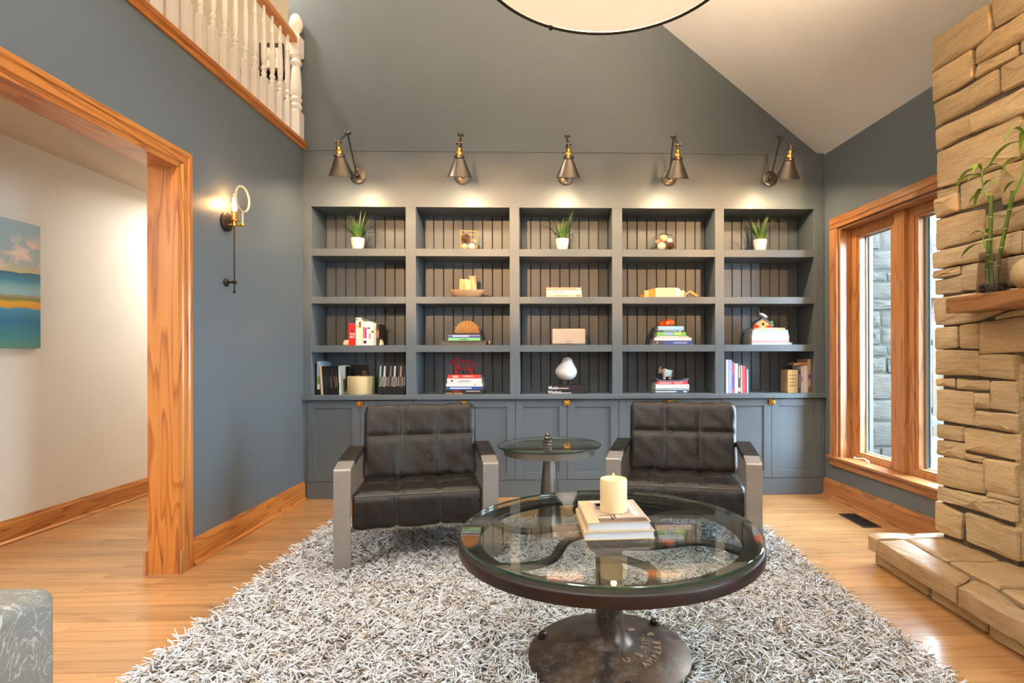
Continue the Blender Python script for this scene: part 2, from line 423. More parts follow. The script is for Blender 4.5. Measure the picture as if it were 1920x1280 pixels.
# right wall, in its own frame: local x outward, local y towards the back, s = -y
def RF(name, label, cat): return sroot(name, label, cat, RO, RA)
wr = sroot('wall_right', 'dark grey wall with the oak window', 'wall', RO, RA)
w_ = MB().box(0, 0.185, -0.213, 0.3, 0, 2.95).box(0, 0.185, -1.40, -0.213, 0, 0.335).box(0, 0.185, -1.40, -0.213, 2.25, 2.95)
w_.box(0, 0.2, -3.85, -1.40, 0, 2.95).box(0, 0.2, -4.75, -3.85, 0, 0.8).box(0, 0.2, -4.75, -3.85, 2.2, 2.95).box(0, 0.2, -7.6, -4.75, 0, 2.95)
w_.build('wall_panel', M['slate'], wr)
struct(B(-6.2, 3.2, BACK - 0.15, BACK, 0, 5.4).build('wall_rear', M['cream']), 'cream wall behind the viewer', 'wall')
# hall and landing
struct(B(XH - 0.14, XH, BACK, 7.4, 0, 2.63).build('wall_hall', M['cream']), 'cream hall wall seen through the opening', 'wall')
struct(B(XH, -2.19, 7.26, 7.4, 0, 2.63).build('wall_hall_end', M['cream']), 'cream end wall of the hall', 'wall')
sl_ = MB().box(-6.2, XL - 0.14, BACK, 7.6, 2.63, 2.93)
struct(sl_.build('ceiling_hall', M['hallceil']), 'cream hall ceiling under the landing', 'ceiling')
struct(B(-6.2, -2.0, 6.0, 6.14, 2.93, 5.22).build('wall_landing', M['landing']), 'cream wall of the upstairs landing', 'wall')
struct(B(-6.3, -6.2, BACK, 7.6, 0, 5.35).build('wall_landing_side', M['landing']), 'cream far side wall of the landing', 'wall')
struct(B(-2.19, -2.05, 4.9, 6.0, 2.93, 5.22).build('wall_landing_return', M['landing']), 'cream return wall of the landing', 'wall')

struct(B(-2.19, -2.05, 4.9, 7.4, 0, 2.63).build('wall_hall_side', M['cream']), 'cream side wall at the end of the hall', 'wall')
# baseboards
def base(name, label, parent_loc, rz, y0, y1, mat, side):
    r = sroot(name, label, 'baseboard', parent_loc, rz)
    a, b = (0.0, 0.016 * side)
    MB().prism([(a, 0), (b, 0), (b, 0.125), (b * 0.75, 0.135), (b * 0.55, 0.150), (a, 0.152)], 'y', y0, y1).build('board', mat, r)
    MB().prism([(b, 0), (b + 0.016 * side, 0), (b + 0.014 * side, 0.012), (b, 0.022)], 'y', y0, y1).build('shoe_moulding', mat, r)
    return r
base('baseboard_left', 'honey oak baseboard under the blue grey wall', (XL, 0, 0), 0, 3.235, 4.70, M['oak_y'], 1)
base('baseboard_hall', 'honey oak baseboard along the cream hall wall', (XH, 0, 0), 0, BACK, 7.26, M['oak_y'], 1)
base('baseboard_right', 'reddish oak baseboard under the window', RO, RA, -1.60, 0.0, M['oak_red'], -1)

# oak casing of the opening
op = sroot('trim_1', 'wide honey oak casing of the opening to the hall', 'trim')
B(XL - 0.155, XL + 0.012, 3.112, 3.13, 0, 2.27).build('jamb', M['oak_z'], op)
B(XL - 0.155, XL + 0.012, -0.58, 3.13, 2.252, 2.27).build('head_jamb', M['oak_y'], op)
pf = [(0, 0.0), (0.012, 0.0), (0.014, 0.014), (0.020, 0.020), (0.020, 0.060), (0.026, 0.066), (0.026, 0.088), (0.020, 0.094), (0, 0.094)]
def mitred(axis):
    mb = MB(); n = len(pf); e0, e1 = [], []
    for a, b in pf:
        if axis == 'z': e0.append((XL + a, 3.128 + b, 0.0)); e1.append((XL + a, 3.128 + b, 2.262 + b))
        else: e0.append((XL + a, -0.7, 2.262 + b)); e1.append((XL + a, 3.128 + b, 2.262 + b))
    mb.add(e0 + e1, [tuple(range(n)), tuple(range(2 * n - 1, n - 1, -1))] + [(i, n + i, n + (i + 1) % n, (i + 1) % n) for i in range(n)]); return mb
mitred('z').build('side_casing', M['oak_z'], op)
mitred('y').build('head_casing', M['oak_y'], op)
MB().prism([(XL - 0.14 - a, 3.140 + b) for a, b in pf], 'z', 0, 2.26).build('side_casing', M['oak_z'], op)
B(XL - 0.172, XL - 0.155, 3.10, 3.20, 0, 0.13).build('plinth', M['oak_red_z'], op, bevel=0.002)
B(XL + 0.0205, XL + 0.03, 3.105, 3.14, 0, 0.13).build('plinth', M['oak_red_z'], op, bevel=0.002)
# oak nosing of the landing
ns = sroot('trim_2', 'oak nosing along the edge of the landing', 'trim')
MB().prism([(XL - 0.12, 2.951), (XL, 2.951), (XL, 2.938), (XL + 0.012, 2.940), (XL + 0.016, 2.958), (XL + 0.010, 2.966), (XL + 0.012, 2.972), (XL + 0.024, 2.980), (XL + 0.026, 3.002), (XL + 0.018, 3.012), (XL - 0.12, 3.012)], 'y', -0.6, 4.74).build('nosing', M['oak_y'], ns)

# balustrade
ba = thing('balustrade', 'white turned balustrade with oak handrail on the landing', 'balustrade', (XL - 0.05, 0, 3.0122))
bz = [(0.0215, 0.26), (0.0165, 0.275), (0.021, 0.29), (0.013, 0.305), (0.0205, 0.325), (0.021, 0.335), (0.013, 0.352), (0.0165, 0.365), (0.0205, 0.42), (0.0195, 0.50), (0.0125, 0.66), (0.0165, 0.672), (0.0125, 0.684), (0.0115, 0.70), (0.0095, 0.80)]
bal = MB().box(-0.021, 0.021, -0.021, 0.021, 0, 0.26).lathe(bz, 12)
b0 = None
for i in range(20):
    y = 4.545 - 0.1255 * i
    if b0 is None: b0 = bal.build('baluster', M['white'], ba, (0, y, 0), smooth=35)
    else: share('baluster', b0, ba, (0, y, 0))
MB().prism([(-0.03, 0.795), (0.03, 0.795), (0.034, 0.825), (0.026, 0.852), (0.0, 0.862), (-0.026, 0.852), (-0.034, 0.825)], 'y', -0.6, 4.66).build('handrail', M['oak_y'], ba, smooth=50)
npf = [(0.046, 0.235), (0.036, 0.25), (0.046, 0.275), (0.047, 0.285), (0.034, 0.31), (0.047, 0.335), (0.046, 0.345), (0.036, 0.36), (0.042, 0.38), (0.045, 0.42), (0.036, 0.58), (0.030, 0.615), (0.040, 0.63), (0.047, 0.645), (0.040, 0.66), (0.034, 0.68), (0.045, 0.70)]
nw = MB().box(-0.046, 0.046, -0.046, 0.046, 0, 0.235).lathe(npf, 20).box(-0.046, 0.046, -0.046, 0.046, 0.70, 0.86)
nw.lathe([(0.046, 0.86), (0.038, 0.872), (0.024, 0.885), (0.030, 0.90), (0.050, 0.935), (0.055, 0.97), (0.050, 1.005), (0.036, 1.035), (0.018, 1.055), (0.003, 1.062)], 20)
nw.build('newel_post', M['white'], ba, (0.0, 4.695, 0), smooth=35)

# landing wall decor
pf_ = thing('framed_picture', 'dark framed picture standing on the ledge seen behind the balusters', 'picture', (-2.93, 5.985, 4.232))
fr = MB().box(-0.125, 0.125, -0.02, 0, 0, 0.04).box(-0.125, 0.125, -0.02, 0, 0.265, 0.305).box(-0.125, -0.085, -0.02, 0, 0.04, 0.265).box(0.085, 0.125, -0.02, 0, 0.04, 0.265)
fr.build('frame', M['darksteel'], pf_)
gp = G('faded_print'); f_ = gp.noise(gp.coord('Object'), 9, 4)
gp.set(Base_Color=gp.ramp(f_, [(0.4, srgb(150, 136, 116)), (0.55, srgb(226, 214, 190)), (0.7, srgb(120, 132, 96))]))
B(-0.085, 0.085, -0.008, 0, 0.04, 0.265).build('print', gp.m, pf_)
lg = thing('wall_ledge', 'narrow dark ledge under the framed picture on the landing wall', 'shelf', (-2.99, 6.0, 4.20))
B(-0.26, 0.26, -0.10, 0, 0.006, 0.032).build('board', M['darksteel'], lg, bevel=0.003)
B(-0.24, 0.24, -0.03, 0, -0.03, 0.006).build('cleat', M['darksteel'], lg)
hk = thing('hook_rail', 'dark scrolled iron hook rail below the ledge on the landing wall', 'hooks', (-2.84, 6.0, 3.79))
B(-0.11, 0.11, -0.02, 0, 0.14, 0.175).build('rail', M['darksteel'], hk, bevel=0.003)
for hx in (-0.07, 0.0, 0.07):
    MB().tube([(hx, -0.02, 0.15), (hx, -0.03, 0.08), (hx + 0.01, -0.05, 0.03), (hx + 0.02, -0.07, 0.02), (hx + 0.03, -0.08, 0.05), (hx + 0.02, -0.075, 0.07)], 0.007, 6).build('hook', M['darksteel'], hk, smooth=40)

# ------------------------------------------------------------------ window
wd = sroot('window_1', 'tall oak casement window of two lights beside the fireplace', 'window', RO, RA)
def casing_v(s0, s1, name):
    a, b = -s1, -s0
    MB().box(-0.022, 0, a, b, 0.335, 2.25).box(-0.027, -0.022, a + 0.012, b - 0.035, 0.335, 2.25).build(name, M['oak_red_z'], wd, bevel=0.003)
casing_v(0.107, 0.210, 'side_casing')
MB().box(-0.022, 0, -1.403, -1.50, 0.335, 2.25).build('side_casing', M['oak_red_z'], wd, bevel=0.003)
MB().box(-0.022, 0, -1.50, -0.107, 2.253, 2.345).box(-0.027, -0.022, -1.49, -0.12, 2.288, 2.333).build('head_casing', M['oak_red'], wd, bevel=0.003)
B(0.0, 0.17, -0.229, -0.213, 0.36, 2.25).build('jamb', M['oak_red_z'], wd)
B(0.0, 0.17, -1.40, -1.384, 0.36, 2.25).build('jamb', M['oak_red_z'], wd)
B(0.0, 0.17, -1.384, -0.229, 2.234, 2.25).build('head_jamb', M['oak_red'], wd)
B(-0.045, 0.17, -1.53, -0.085, 0.338, 0.360).build('sill', M['oak_red'], wd, bevel=0.006)
MB().prism([(-0.02, 0.338), (-0.02, 0.285), (-0.014, 0.275), (0, 0.272), (0, 0.338)], 'y', -1.51, -0.095).build('apron', M['oak_red'], wd)
B(0.07, 0.175, -0.871, -0.767, 0.36, 2.234).build('mullion', M['oak_red_z'], wd, bevel=0.004)
for (a, b) in ((-0.767, -0.229), (-1.384, -0.871)):
    s_ = MB()
    t = 0.058
    s_.box(0.10, 0.15, a, a + t, 0.36, 2.234).box(0.10, 0.15, b - t, b, 0.36, 2.234).box(0.10, 0.15, a + t, b - t, 0.36, 0.40).box(0.10, 0.15, a + t, b - t, 2.17, 2.234)
    sa = s_.build('sash', M['oak_red_z'], wd, bevel=0.003)
    i_ = MB(); u = t + 0.03
    i_.box(0.11, 0.162, a + t, a + u, 0.40, 2.17).box(0.11, 0.162, b - u, b - t, 0.40, 2.17).box(0.11, 0.162, a + u, b - u, 0.40, 0.412).box(0.11, 0.162, a + u, b - u, 2.158, 2.17)
    i_.build('glazing_stop', M['oak_red_z'], sa, bevel=0.002)
    e_ = MB(); w2 = u + 0.012
    e_.box(0.162, 0.176, a + t, a + w2, 0.40, 2.17).box(0.162, 0.176, b - w2, b - t, 0.40, 2.17).box(0.162, 0.176, a + w2, b - w2, 0.40, 0.42).box(0.162, 0.176, a + w2, b - w2, 2.15, 2.17)
    e_.build('spacer', rgb('white_vinyl', 226, 232, 234, 0.4), sa)
    e2 = MB().box(0.176, 0.184, a + t, a + w2 + 0.012, 0.36, 2.2).box(0.176, 0.184, b - w2 - 0.012, b - t, 0.36, 2.2)
    e2.build('weather_strip', rgb('teal_weatherstrip', 58, 92, 108, 0.5), sa)
    B(0.148, 0.151, a + u, b - u, 0.412, 2.158).build('pane', M['pane'], sa)
cr = MB().cyl((0.03, -0.53, 0.36), (0.03, -0.53, 0.385), 0.012).tube([(0.03, -0.53, 0.385), (0.015, -0.50, 0.40), (-0.005, -0.46, 0.392), (-0.012, -0.43, 0.392)], 0.006, 8).ball((-0.012, -0.43, 0.392), 0.010)
cr.build('crank_handle', rgb('white_crank', 226, 220, 208, 0.35), wd, smooth=40)
# second window of this wall, behind the viewer
w2_ = sroot('window_2', 'second window of the right wall behind the viewer', 'window', RO, RA)
MB().box(-0.022, 0.1, -4.85, -4.75, 0.8, 2.2).box(-0.022, 0.1, -3.85, -3.75, 0.8, 2.2).box(-0.022, 0.1, -4.85, -3.75, 2.2, 2.3).box(-0.04, 0.1, -4.85, -3.75, 0.76, 0.8).build('frame', M['oak_red_z'], w2_)
B(0.09, 0.095, -4.75, -3.85, 0.8, 2.2).build('pane', M['pane'], w2_)

# ------------------------------------------------------------------ fireplace
fp = thing('fireplace', 'tan sandstone chimney breast with raised hearth', 'fireplace', RO, RA)
OC = 0.27; SF = 1.59
STONES = (((-0.031,3.025),(0.339,2.992),(0.354,2.856),(0.294,2.826),(-0.041,2.837)),
 ((0.354,2.996),(0.603,2.968),(0.602,2.837),(0.368,2.856)),
 ((0.263,2.804),(0.368,2.835),(0.602,2.822),(0.602,2.71),(0.265,2.725)),
 ((-0.032,2.828),(0.237,2.814),(0.242,2.666),(-0.032,2.662)),
 ((0.268,2.714),(0.494,2.698),(0.494,2.645),(0.252,2.658)),
 ((0.514,2.698),(0.602,2.69),(0.602,2.625),(0.514,2.646)),
 ((-0.032,2.645),(0.387,2.635),(0.391,2.516),(-0.023,2.516)),
 ((0.406,2.638),(0.602,2.625),(0.602,2.497),(0.41,2.511)),
 ((-0.023,2.492),(0.209,2.482),(0.225,2.382),(-0.017,2.379)),
 ((0.225,2.475),(0.602,2.466),(0.601,2.351),(0.236,2.378)),
 ((-0.011,2.357),(0.513,2.35),(0.504,2.153),(0.437,2.141),(0.154,2.143),(-0.011,2.161)),
 ((0.522,2.323),(0.601,2.32),(0.601,2.15),(0.513,2.154)),
 ((-0.018,2.139),(0.125,2.129),(0.125,2.097),(-0.011,2.097)),
 ((-0.024,2.093),(0.131,2.091),(0.142,1.992),(-0.012,1.984)),
 ((0.148,2.127),(0.395,2.13),(0.401,1.989),(0.153,1.989)),
 ((0.423,2.133),(0.601,2.127),(0.6,1.949),(0.418,1.944)),
 ((-0.024,1.978),(0.297,1.955),(0.306,1.815),(-0.025,1.805)),
 ((0.317,1.92),(0.6,1.914),(0.6,1.806),(0.316,1.817)),
 ((-0.031,1.787),(0.311,1.792),(0.52,1.793),(0.512,1.691),(0.291,1.693),(-0.031,1.7)),
 ((0.529,1.795),(0.6,1.794),(0.6,1.69),(0.524,1.688)),
 ((-0.035,1.683),(0.152,1.68),(0.152,1.644),(-0.035,1.643)),
 ((-0.035,1.628),(0.158,1.634),(0.152,1.544),(-0.032,1.551)),
 ((0.172,1.677),(0.6,1.67),(0.599,1.531),(0.168,1.551)),
 ((-0.026,1.526),(0.599,1.519),(0.599,1.45),(0.359,1.406),(0.269,1.382),(-0.014,1.372)),
 ((0.369,1.397),(0.599,1.434),(0.599,1.396),(0.369,1.38)),
 ((-0.014,1.357),(0.134,1.354),(0.134,1.245),(-0.014,1.233)),
 ((0.151,1.362),(0.267,1.365),(0.269,1.234),(0.151,1.24)),
 ((0.28,1.368),(0.599,1.384),(0.598,1.214),(0.279,1.207)),
 ((-0.014,1.225),(0.269,1.218),(0.279,1.092),(-0.015,1.091)),
 ((0.279,1.196),(0.488,1.196),(0.488,1.08),(0.284,1.092)),
 ((-0.025,1.064),(0.103,1.067),(0.103,1.023),(-0.025,1.023)),
 ((0.12,1.068),(0.324,1.065),(0.319,1.02),(0.12,1.017)),
 ((0.339,1.064),(0.492,1.069),(0.492,0.922),(0.334,0.927)),
 ((-0.015,1.0),(0.226,1.001),(0.242,0.83),(-0.009,0.828)),
 ((0.232,0.995),(0.324,0.999),(0.327,0.926),(0.239,0.92)),
 ((0.252,0.904),(0.495,0.91),(0.494,0.823),(0.247,0.826)),
 ((-0.016,0.803),(0.172,0.808),(0.172,0.733),(-0.01,0.727)),
 ((0.177,0.804),(0.496,0.812),(0.496,0.691),(0.177,0.689)),
 ((-0.016,0.71),(0.172,0.72),(0.177,0.637),(-0.016,0.63)),
 ((0.182,0.665),(0.298,0.666),(0.298,0.643),(0.182,0.643)),
 ((-0.01,0.612),(0.303,0.635),(0.303,0.484),(-0.01,0.464)),
 ((0.308,0.662),(0.494,0.672),(0.495,0.514),(0.318,0.505)),
 ((0.323,0.497),(0.497,0.504),(0.497,0.482),(0.323,0.472)),
 ((-0.004,0.448),(0.495,0.471),(0.497,0.391),(-0.004,0.374)),
 ((-0.017,0.362),(0.17,0.334),(0.153,0.197),(-0.017,0.198)),
 ((0.187,0.352),(0.495,0.354),(0.496,0.202),(0.192,0.201)))
def outline(poly, jit, step):
    pts = []
    m = len(poly)
    for i in range(m):
        a, b = Vector(poly[i]), Vector(poly[(i + 1) % m]); L = (b - a).length; k = max(1, int(round(L / step)))
        pa, pb = a, b
        for j in range(k):
            q = a.lerp(b, j / k)
            if j == 0:      # round the corner: two points just off it
                prv = (Vector(poly[i - 1]) - a).normalized(); nx = (b - a).normalized(); c = min(0.008, L * 0.2)
                pts.append(a + prv * c); pts.append(a + nx * c)
            else:
                nrm = Vector((-(b - a).y, (b - a).x)).normalized(); pts.append(q + nrm * random.uniform(-jit, jit))
    return pts
def rock(poly, to3, front, depth, jit=0.005, bulge=0.007, inset=0.008):
    """a faced block: back ring, front edge ring, inset raised ring, uneven centre"""
    o = outline(poly, jit, 0.085); n = len(o); c = sum(o, Vector((0, 0))) / n
    ring = lambda k, d, j=0.0: [to3(*(c + (p - c) * (1 - k / max(0.03, (p - c).length))), d + random.uniform(-j, j)) for p in o]
    vs_ = ring(0, front - depth) + ring(0, front - 0.008, 0.002) + ring(inset, front, 0.004) + ring(inset * 4.5, front + bulge * random.uniform(0.2, 1.0), 0.005)
    fs_ = []
    for r in range(3):
        for i in range(n):
            j = (i + 1) % n; fs_.append((r * n + i, r * n + j, (r + 1) * n + j, (r + 1) * n + i))
    vs_.append(to3(c.x, c.y, front + bulge * random.uniform(0.3, 1.0))); e = len(vs_) - 1
    for i in range(n): fs_.append((3 * n + i, 3 * n + (i + 1) % n, e))
    return MB().add(vs_, fs_)
face3 = lambda s, z, d: (-(OC + d), -(SF + s), z)
extra = []
# courses further along the face, past the right edge of the frame
z = 1.43
while z < 2.98:
    h = random.uniform(0.10, 0.20); s = 0.62
    while s < 1.86:
        w = random.uniform(0.2, 0.5); e = min(s + w, 1.9)
        extra.append([(s, min(z + h, 3.0) - 0.01), (e - 0.015, min(z + h, 3.0) - 0.01), (e - 0.015, z + 0.008), (s, z + 0.008)]); s = e
    z += h
extra.append([(0.62, 1.39), (1.05, 1.39), (1.04, 1.21), (0.62, 1.21)]); extra.append([(1.07, 1.39), (1.9, 1.40), (1.9, 1.21), (1.06, 1.21)])
z = 0.20
while z < 1.15:
    h = random.uniform(0.13, 0.24); extra.append([(1.5, min(z + h, 1.2) - 0.01), (1.9, min(z + h, 1.2) - 0.01), (1.9, z + 0.008), (1.5, z + 0.008)]); z += h
for q in list(STONES) + extra:
    c_ = sum((Vector(p) for p in q), Vector((0, 0))) / len(q)
    q = [tuple(Vector(p) + Vector((math.copysign(0.003, p[0] - c_.x), math.copysign(0.003, p[1] - c_.y)))) for p in q]
    rock(q, face3, random.uniform(-0.006, 0.012), 0.11).build('stone', M['stone'], fp, smooth=38)
core = MB().box(-OC + 0.016, -0.002, -(SF + 1.9), -(SF + 0.02), 1.2, 2.97).box(-OC + 0.016, -0.002, -(SF + 0.48), -(SF + 0.02), 0.165, 1.2).box(-OC + 0.016, -0.002, -(SF + 1.9), -(SF + 1.5), 0.165, 1.2)
core.build('mortar', M['mortar'], fp)
# firebox reveal stones, each turning the corner
z = 0.20
while z < 1.14:
    h = random.uniform(0.12, 0.24); z1 = min(z + h, 1.2)
    rock([(0.0, z1 - 0.01), (0.24, z1 - 0.01), (0.24, z + 0.008), (0.0, z + 0.008)], lambda a, b, d: (-OC + 0.012 + a, -(SF + 0.5 + d), b), random.uniform(-0.004, 0.006), 0.03).build('reveal_stone', M['stone'], fp, smooth=38)
    z += h
B(-0.02, -0.004, -(SF + 1.5), -(SF + 0.5), 0.165, 1.2).build('firebox_back', M['firebox'], fp)
# raised hearth: irregular flags over a low course
TOP = [((1.858,3.155),(2.36,3.160),(2.30,3.066),(1.857,3.062)), ((1.848,3.050),(2.000,3.052),(1.999,2.724),(1.976,2.525),(1.905,2.474),(1.842,2.438)), ((1.836,2.424),(1.902,2.462),(1.968,2.500),(1.992,2.43),(1.965,2.31),(1.928,2.102),(1.915,1.96),(1.838,1.94)),
 ((2.013,3.052),(2.32,3.055),(2.33,2.722),(2.010,2.724)), ((2.008,2.710),(2.34,2.708),(2.40,2.52),(2.38,2.36),(2.003,2.40)), ((2.004,2.386),(2.39,2.348),(2.40,1.96),(1.945,1.97)),
 ((1.838,1.925),(2.42,1.945),(2.42,1.50),(1.838,1.48)), ((1.838,1.465),(2.44,1.485),(2.44,1.15),(1.838,1.15))]
inv = Matrix.Translation(RO) @ Matrix.Rotation(RA, 4, 'Z'); inv = inv.inverted()
def hearth3(x, y, d): return tuple(inv @ Vector((x, y, 0.165 + d)))
for i, q in enumerate(TOP):
    dp = 0.085 if i in (0, 1, 2, 6, 7) else 0.05
    rock(q, hearth3, random.uniform(-0.003, 0.003), dp, 0.004, 0.003, 0.012).build('hearth_slab', M['hearth'], fp, smooth=38)
ys = [3.14, 2.673, 2.313, 1.93, 1.5, 1.15]
for a, b in zip(ys, ys[1:]):
    rock([(a - 0.006, 0.075), (b + 0.006, 0.075), (b + 0.006, 0.002), (a - 0.006, 0.002)], lambda y, z, d: tuple(inv @ Vector((1.885 - d, y, z))), random.uniform(-0.004, 0.006), 0.06, 0.003, 0.006, 0.008).build('hearth_course_stone', M['stone'], fp, smooth=38)
rock([(1.90, 0.075), (2.42, 0.075), (2.42, 0.002), (1.90, 0.002)], lambda x, z, d: tuple(inv @ Vector((x, 3.135 + d, z))), 0.0, 0.05, 0.003, 0.006, 0.008).build('hearth_course_stone', M['stone'], fp, smooth=38)
mt_ = MB()
mt_.add([tuple(inv @ Vector(p)) for p in [(1.905, 1.16, 0.002), (2.44, 1.16, 0.002), (2.40, 3.11, 0.002), (1.905, 3.11, 0.002), (1.905, 1.16, 0.14), (2.44, 1.16, 0.14), (2.40, 3.11, 0.14), (1.905, 3.11, 0.14)]], [(0, 1, 2, 3), (4, 5, 6, 7), (0, 1, 5, 4), (1, 2, 6, 5), (2, 3, 7, 6), (3, 0, 4, 7)])
mt_.build('hearth_core', M['mortar'], fp)
mn = thing('mantel_shelf', 'solid reddish brown wooden mantel beam on the stone chimney', 'mantel', RO, RA)
B(-OC - 0.165, -OC + 0.012, -3.2, -1.838, 1.418, 1.497).build('beam', M['mantel'], mn, bevel=0.004)

# ------------------------------------------------------------------ outside
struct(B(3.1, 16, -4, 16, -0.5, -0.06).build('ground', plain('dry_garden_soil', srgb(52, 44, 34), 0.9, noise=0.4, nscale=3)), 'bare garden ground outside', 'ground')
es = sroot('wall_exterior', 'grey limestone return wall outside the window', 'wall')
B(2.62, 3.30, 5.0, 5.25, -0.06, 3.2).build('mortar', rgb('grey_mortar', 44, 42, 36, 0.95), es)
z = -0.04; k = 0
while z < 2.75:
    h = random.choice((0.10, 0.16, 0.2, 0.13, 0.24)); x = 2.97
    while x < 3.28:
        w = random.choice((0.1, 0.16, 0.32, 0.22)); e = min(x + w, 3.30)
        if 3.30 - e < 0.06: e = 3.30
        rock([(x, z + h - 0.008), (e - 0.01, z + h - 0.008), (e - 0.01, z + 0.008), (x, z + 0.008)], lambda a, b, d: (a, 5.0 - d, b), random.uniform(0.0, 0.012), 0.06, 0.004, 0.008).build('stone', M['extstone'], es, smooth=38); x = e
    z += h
ech = thing('chimney_shade_block', 'unseen grey limestone chimney block added outside to shade the return wall', 'chimney', (2.66, 1.55, -0.06))  # added out of view to block sky light from the return wall
B(0, 0.85, 0, 1.5, 0, 5.6).build('stack', M['extstone'], ech)
cb = struct(B(2.86, 2.965, 4.94, 5.0, -0.06, 2.9).build('trim_3', rgb('blue_grey_trim', 58, 57, 54, 0.5)), 'blue grey corner board outside the window', 'trim')
dk = thing('deck', 'weathered grey deck boards outside the window', 'deck', (0, 0, 0.06))
dm = plain('weathered_deck', srgb(52, 50, 46), 0.8, noise=0.15, nscale=8)
for i in range(12): B(2.75 + 0.0, 6.4, 3.08 + 0.145 * i, 3.08 + 0.145 * i + 0.138, 0, 0.03).build('deck_board', dm, dk)
for x in (3.0, 4.6, 6.2): B(x, x + 0.1, 3.08, 4.9, -0.12, 0).build('joist', dm, dk)
bn = thing('bench', 'pale grey plank bench at the deck edge outside', 'bench', (4.75, 6.4, -0.06))
B(-0.7, 0.9, 0, 0.35, 0.42, 0.50).build('seat', dm, bn); B(-0.6, -0.5, 0.05, 0.3, 0, 0.42).build('leg', dm, bn); B(0.7, 0.8, 0.05, 0.3, 0, 0.42).build('leg', dm, bn)
fn = thing('fence', 'tan board fence beyond the deck outside', 'fence', (4.2, 8.0, -0.06))
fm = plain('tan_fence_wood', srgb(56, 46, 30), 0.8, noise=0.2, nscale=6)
p0 = None
for i in range(20):
    if p0 is None: p0 = B(0, 0.135, 0, 0.02, 0.05, 1.65).build('board', fm, fn, (0.15 * i, 0, 0))
    else: share('board', p0, fn, (0.15 * i, 0.015 * (i % 2), 0))
for z in (0.4, 1.4): B(0, 3.0, 0.035, 0.075, z, z + 0.09).build('rail', fm, fn)
for x in (0.3, 1.75, 3.0): B(x, x + 0.1, -0.12, -0.005, 0, 1.75).build('post', fm, fn)
hs = thing('neighbouring_house', 'red brick house with white windows behind the fence', 'house', (7.2, 12.0, -0.06))
gb = G('red_brick'); bt = gb.n('ShaderNodeTexBrick'); gb.L.new(gb.coord('Object', (1, 1, 1), (PI / 2, 0, 0)), bt.inputs[0]); bt.inputs['Scale'].default_value = 4.0
bt.inputs['Color1'].default_value = (*srgb(64, 30, 20), 1); bt.inputs['Color2'].default_value = (*srgb(52, 26, 18), 1); bt.inputs['Mortar'].default_value = (*srgb(80, 72, 62), 1)
gb.set(Base_Color=bt.outputs[0], Roughness=0.9)
B(0, 6, 0, 4, 0, 2.5).build('wall', gb.m, hs)
MB().prism([(-0.3, 2.5), (2, 4.2), (4.3, 2.5)], 'x', -0.3, 6.3).build('roof', rgb('grey_roof', 60, 58, 56, 0.9), hs)
B(0.9, 1.7, -0.03, 0.0, 0.9, 2.0).build('window_frame', M['white'], hs)
tr = thing('bare_tree', 'bare winter tree with thin branches outside the window', 'tree', (6.3, 9.4, -0.06))
def grow(mb, p, d, L, r, lev):
    q = p + d * L; mb.tube([p, p + d * L * 0.5 + Vector((random.uniform(-1, 1), random.uniform(-1, 1), 0)) * L * 0.05, q], [r, r * 0.85, r * 0.65], 5)
    if lev:
        for _ in range(3): grow(mb, q, (d + Vector((random.uniform(-.8, .8), random.uniform(-.8, .8), random.uniform(-.2, .5)))).normalized(), L * random.uniform(0.55, 0.85), r * 0.6, lev - 1)
tk = MB(); grow(tk, Vector((0, 0, 0)), Vector((0, 0, 1)), 1.3, 0.08, 1); tk.build('trunk', rgb('bark', 44, 38, 34, 0.9), tr)
tb = MB()
for _ in range(4): grow(tb, Vector((0, 0, 1.2 + 0.25 * _)), Vector((random.uniform(-.7, .7), random.uniform(-.6, .6), 0.7)).normalized(), 0.75, 0.03, 4)
o_ = tb.build('branches', rgb('bark', 44, 38, 34, 0.9), tr); o_['kind'] = 'stuff'

# ------------------------------------------------------------------ built-in bookcase
UP = [(-2.05, -1.981), (-1.194, -1.109), (-0.318, -0.236), (0.555, 0.642), (1.442, 1.520), (2.306, 2.392)]
ROWS = [(0.874, 1.235), (1.293, 1.645), (1.703, 2.046), (2.109, 2.461)]
DEP = 0.32
bc = thing('bookcase', 'blue grey built-in bookcase of five bays with beadboard back', 'bookcase', (0, YB, 0.874))
zb = lambda z: z - 0.874
for a, b in UP:
    B(a, b, 0, DEP, 0, zb(2.461)).build('upright', M['cabinet'], bc, bevel=0.0015, seg=1)
for (a0, a), (b, b1) in zip(UP, UP[1:]):
    for (z0, z1), (z2, z3) in zip(ROWS, ROWS[1:]):
        B(a, b, 0.001, DEP, zb(z1), zb(z2)).build('shelf', M['cabinet'], bc, bevel=0.0015, seg=1)
B(-2.05, 2.392, 0, DEP, zb(2.461), zb(2.93)).build('header', M['cabinet'], bc)
B(-2.05, 2.392, -0.004, 0.04, zb(2.9301), zb(2.942)).build('top_ledge', M['cabinet'], bc, bevel=0.002)
bb0 = None
for (a0, a), (b, b1) in zip(UP, UP[1:]):
    n = 9; w = (b - a) / n
    for i in range(n):
        if bb0 is None:
            t = MB().prism([(0.0015, 0), (0.006, -0.007), (0.081, -0.007), (0.0855, 0), (0.0855, 0.008), (0.0015, 0.008)], 'z', 0, zb(2.461))
            bb0 = t.build('back_board', M['cabinet'], bc, (a, DEP - 0.002, 0)); bb0.scale = (w / 0.087, 1, 1)
        else: share('back_board', bb0, bc, (a + w * i, DEP - 0.002, 0), scale=(w / 0.087, 1, 1))
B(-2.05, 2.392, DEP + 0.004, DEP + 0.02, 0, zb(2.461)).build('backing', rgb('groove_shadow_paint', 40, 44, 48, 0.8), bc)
wt = thing('worktop', 'blue grey painted worktop running under the bookcase', 'worktop', (0, YB, 0.834))
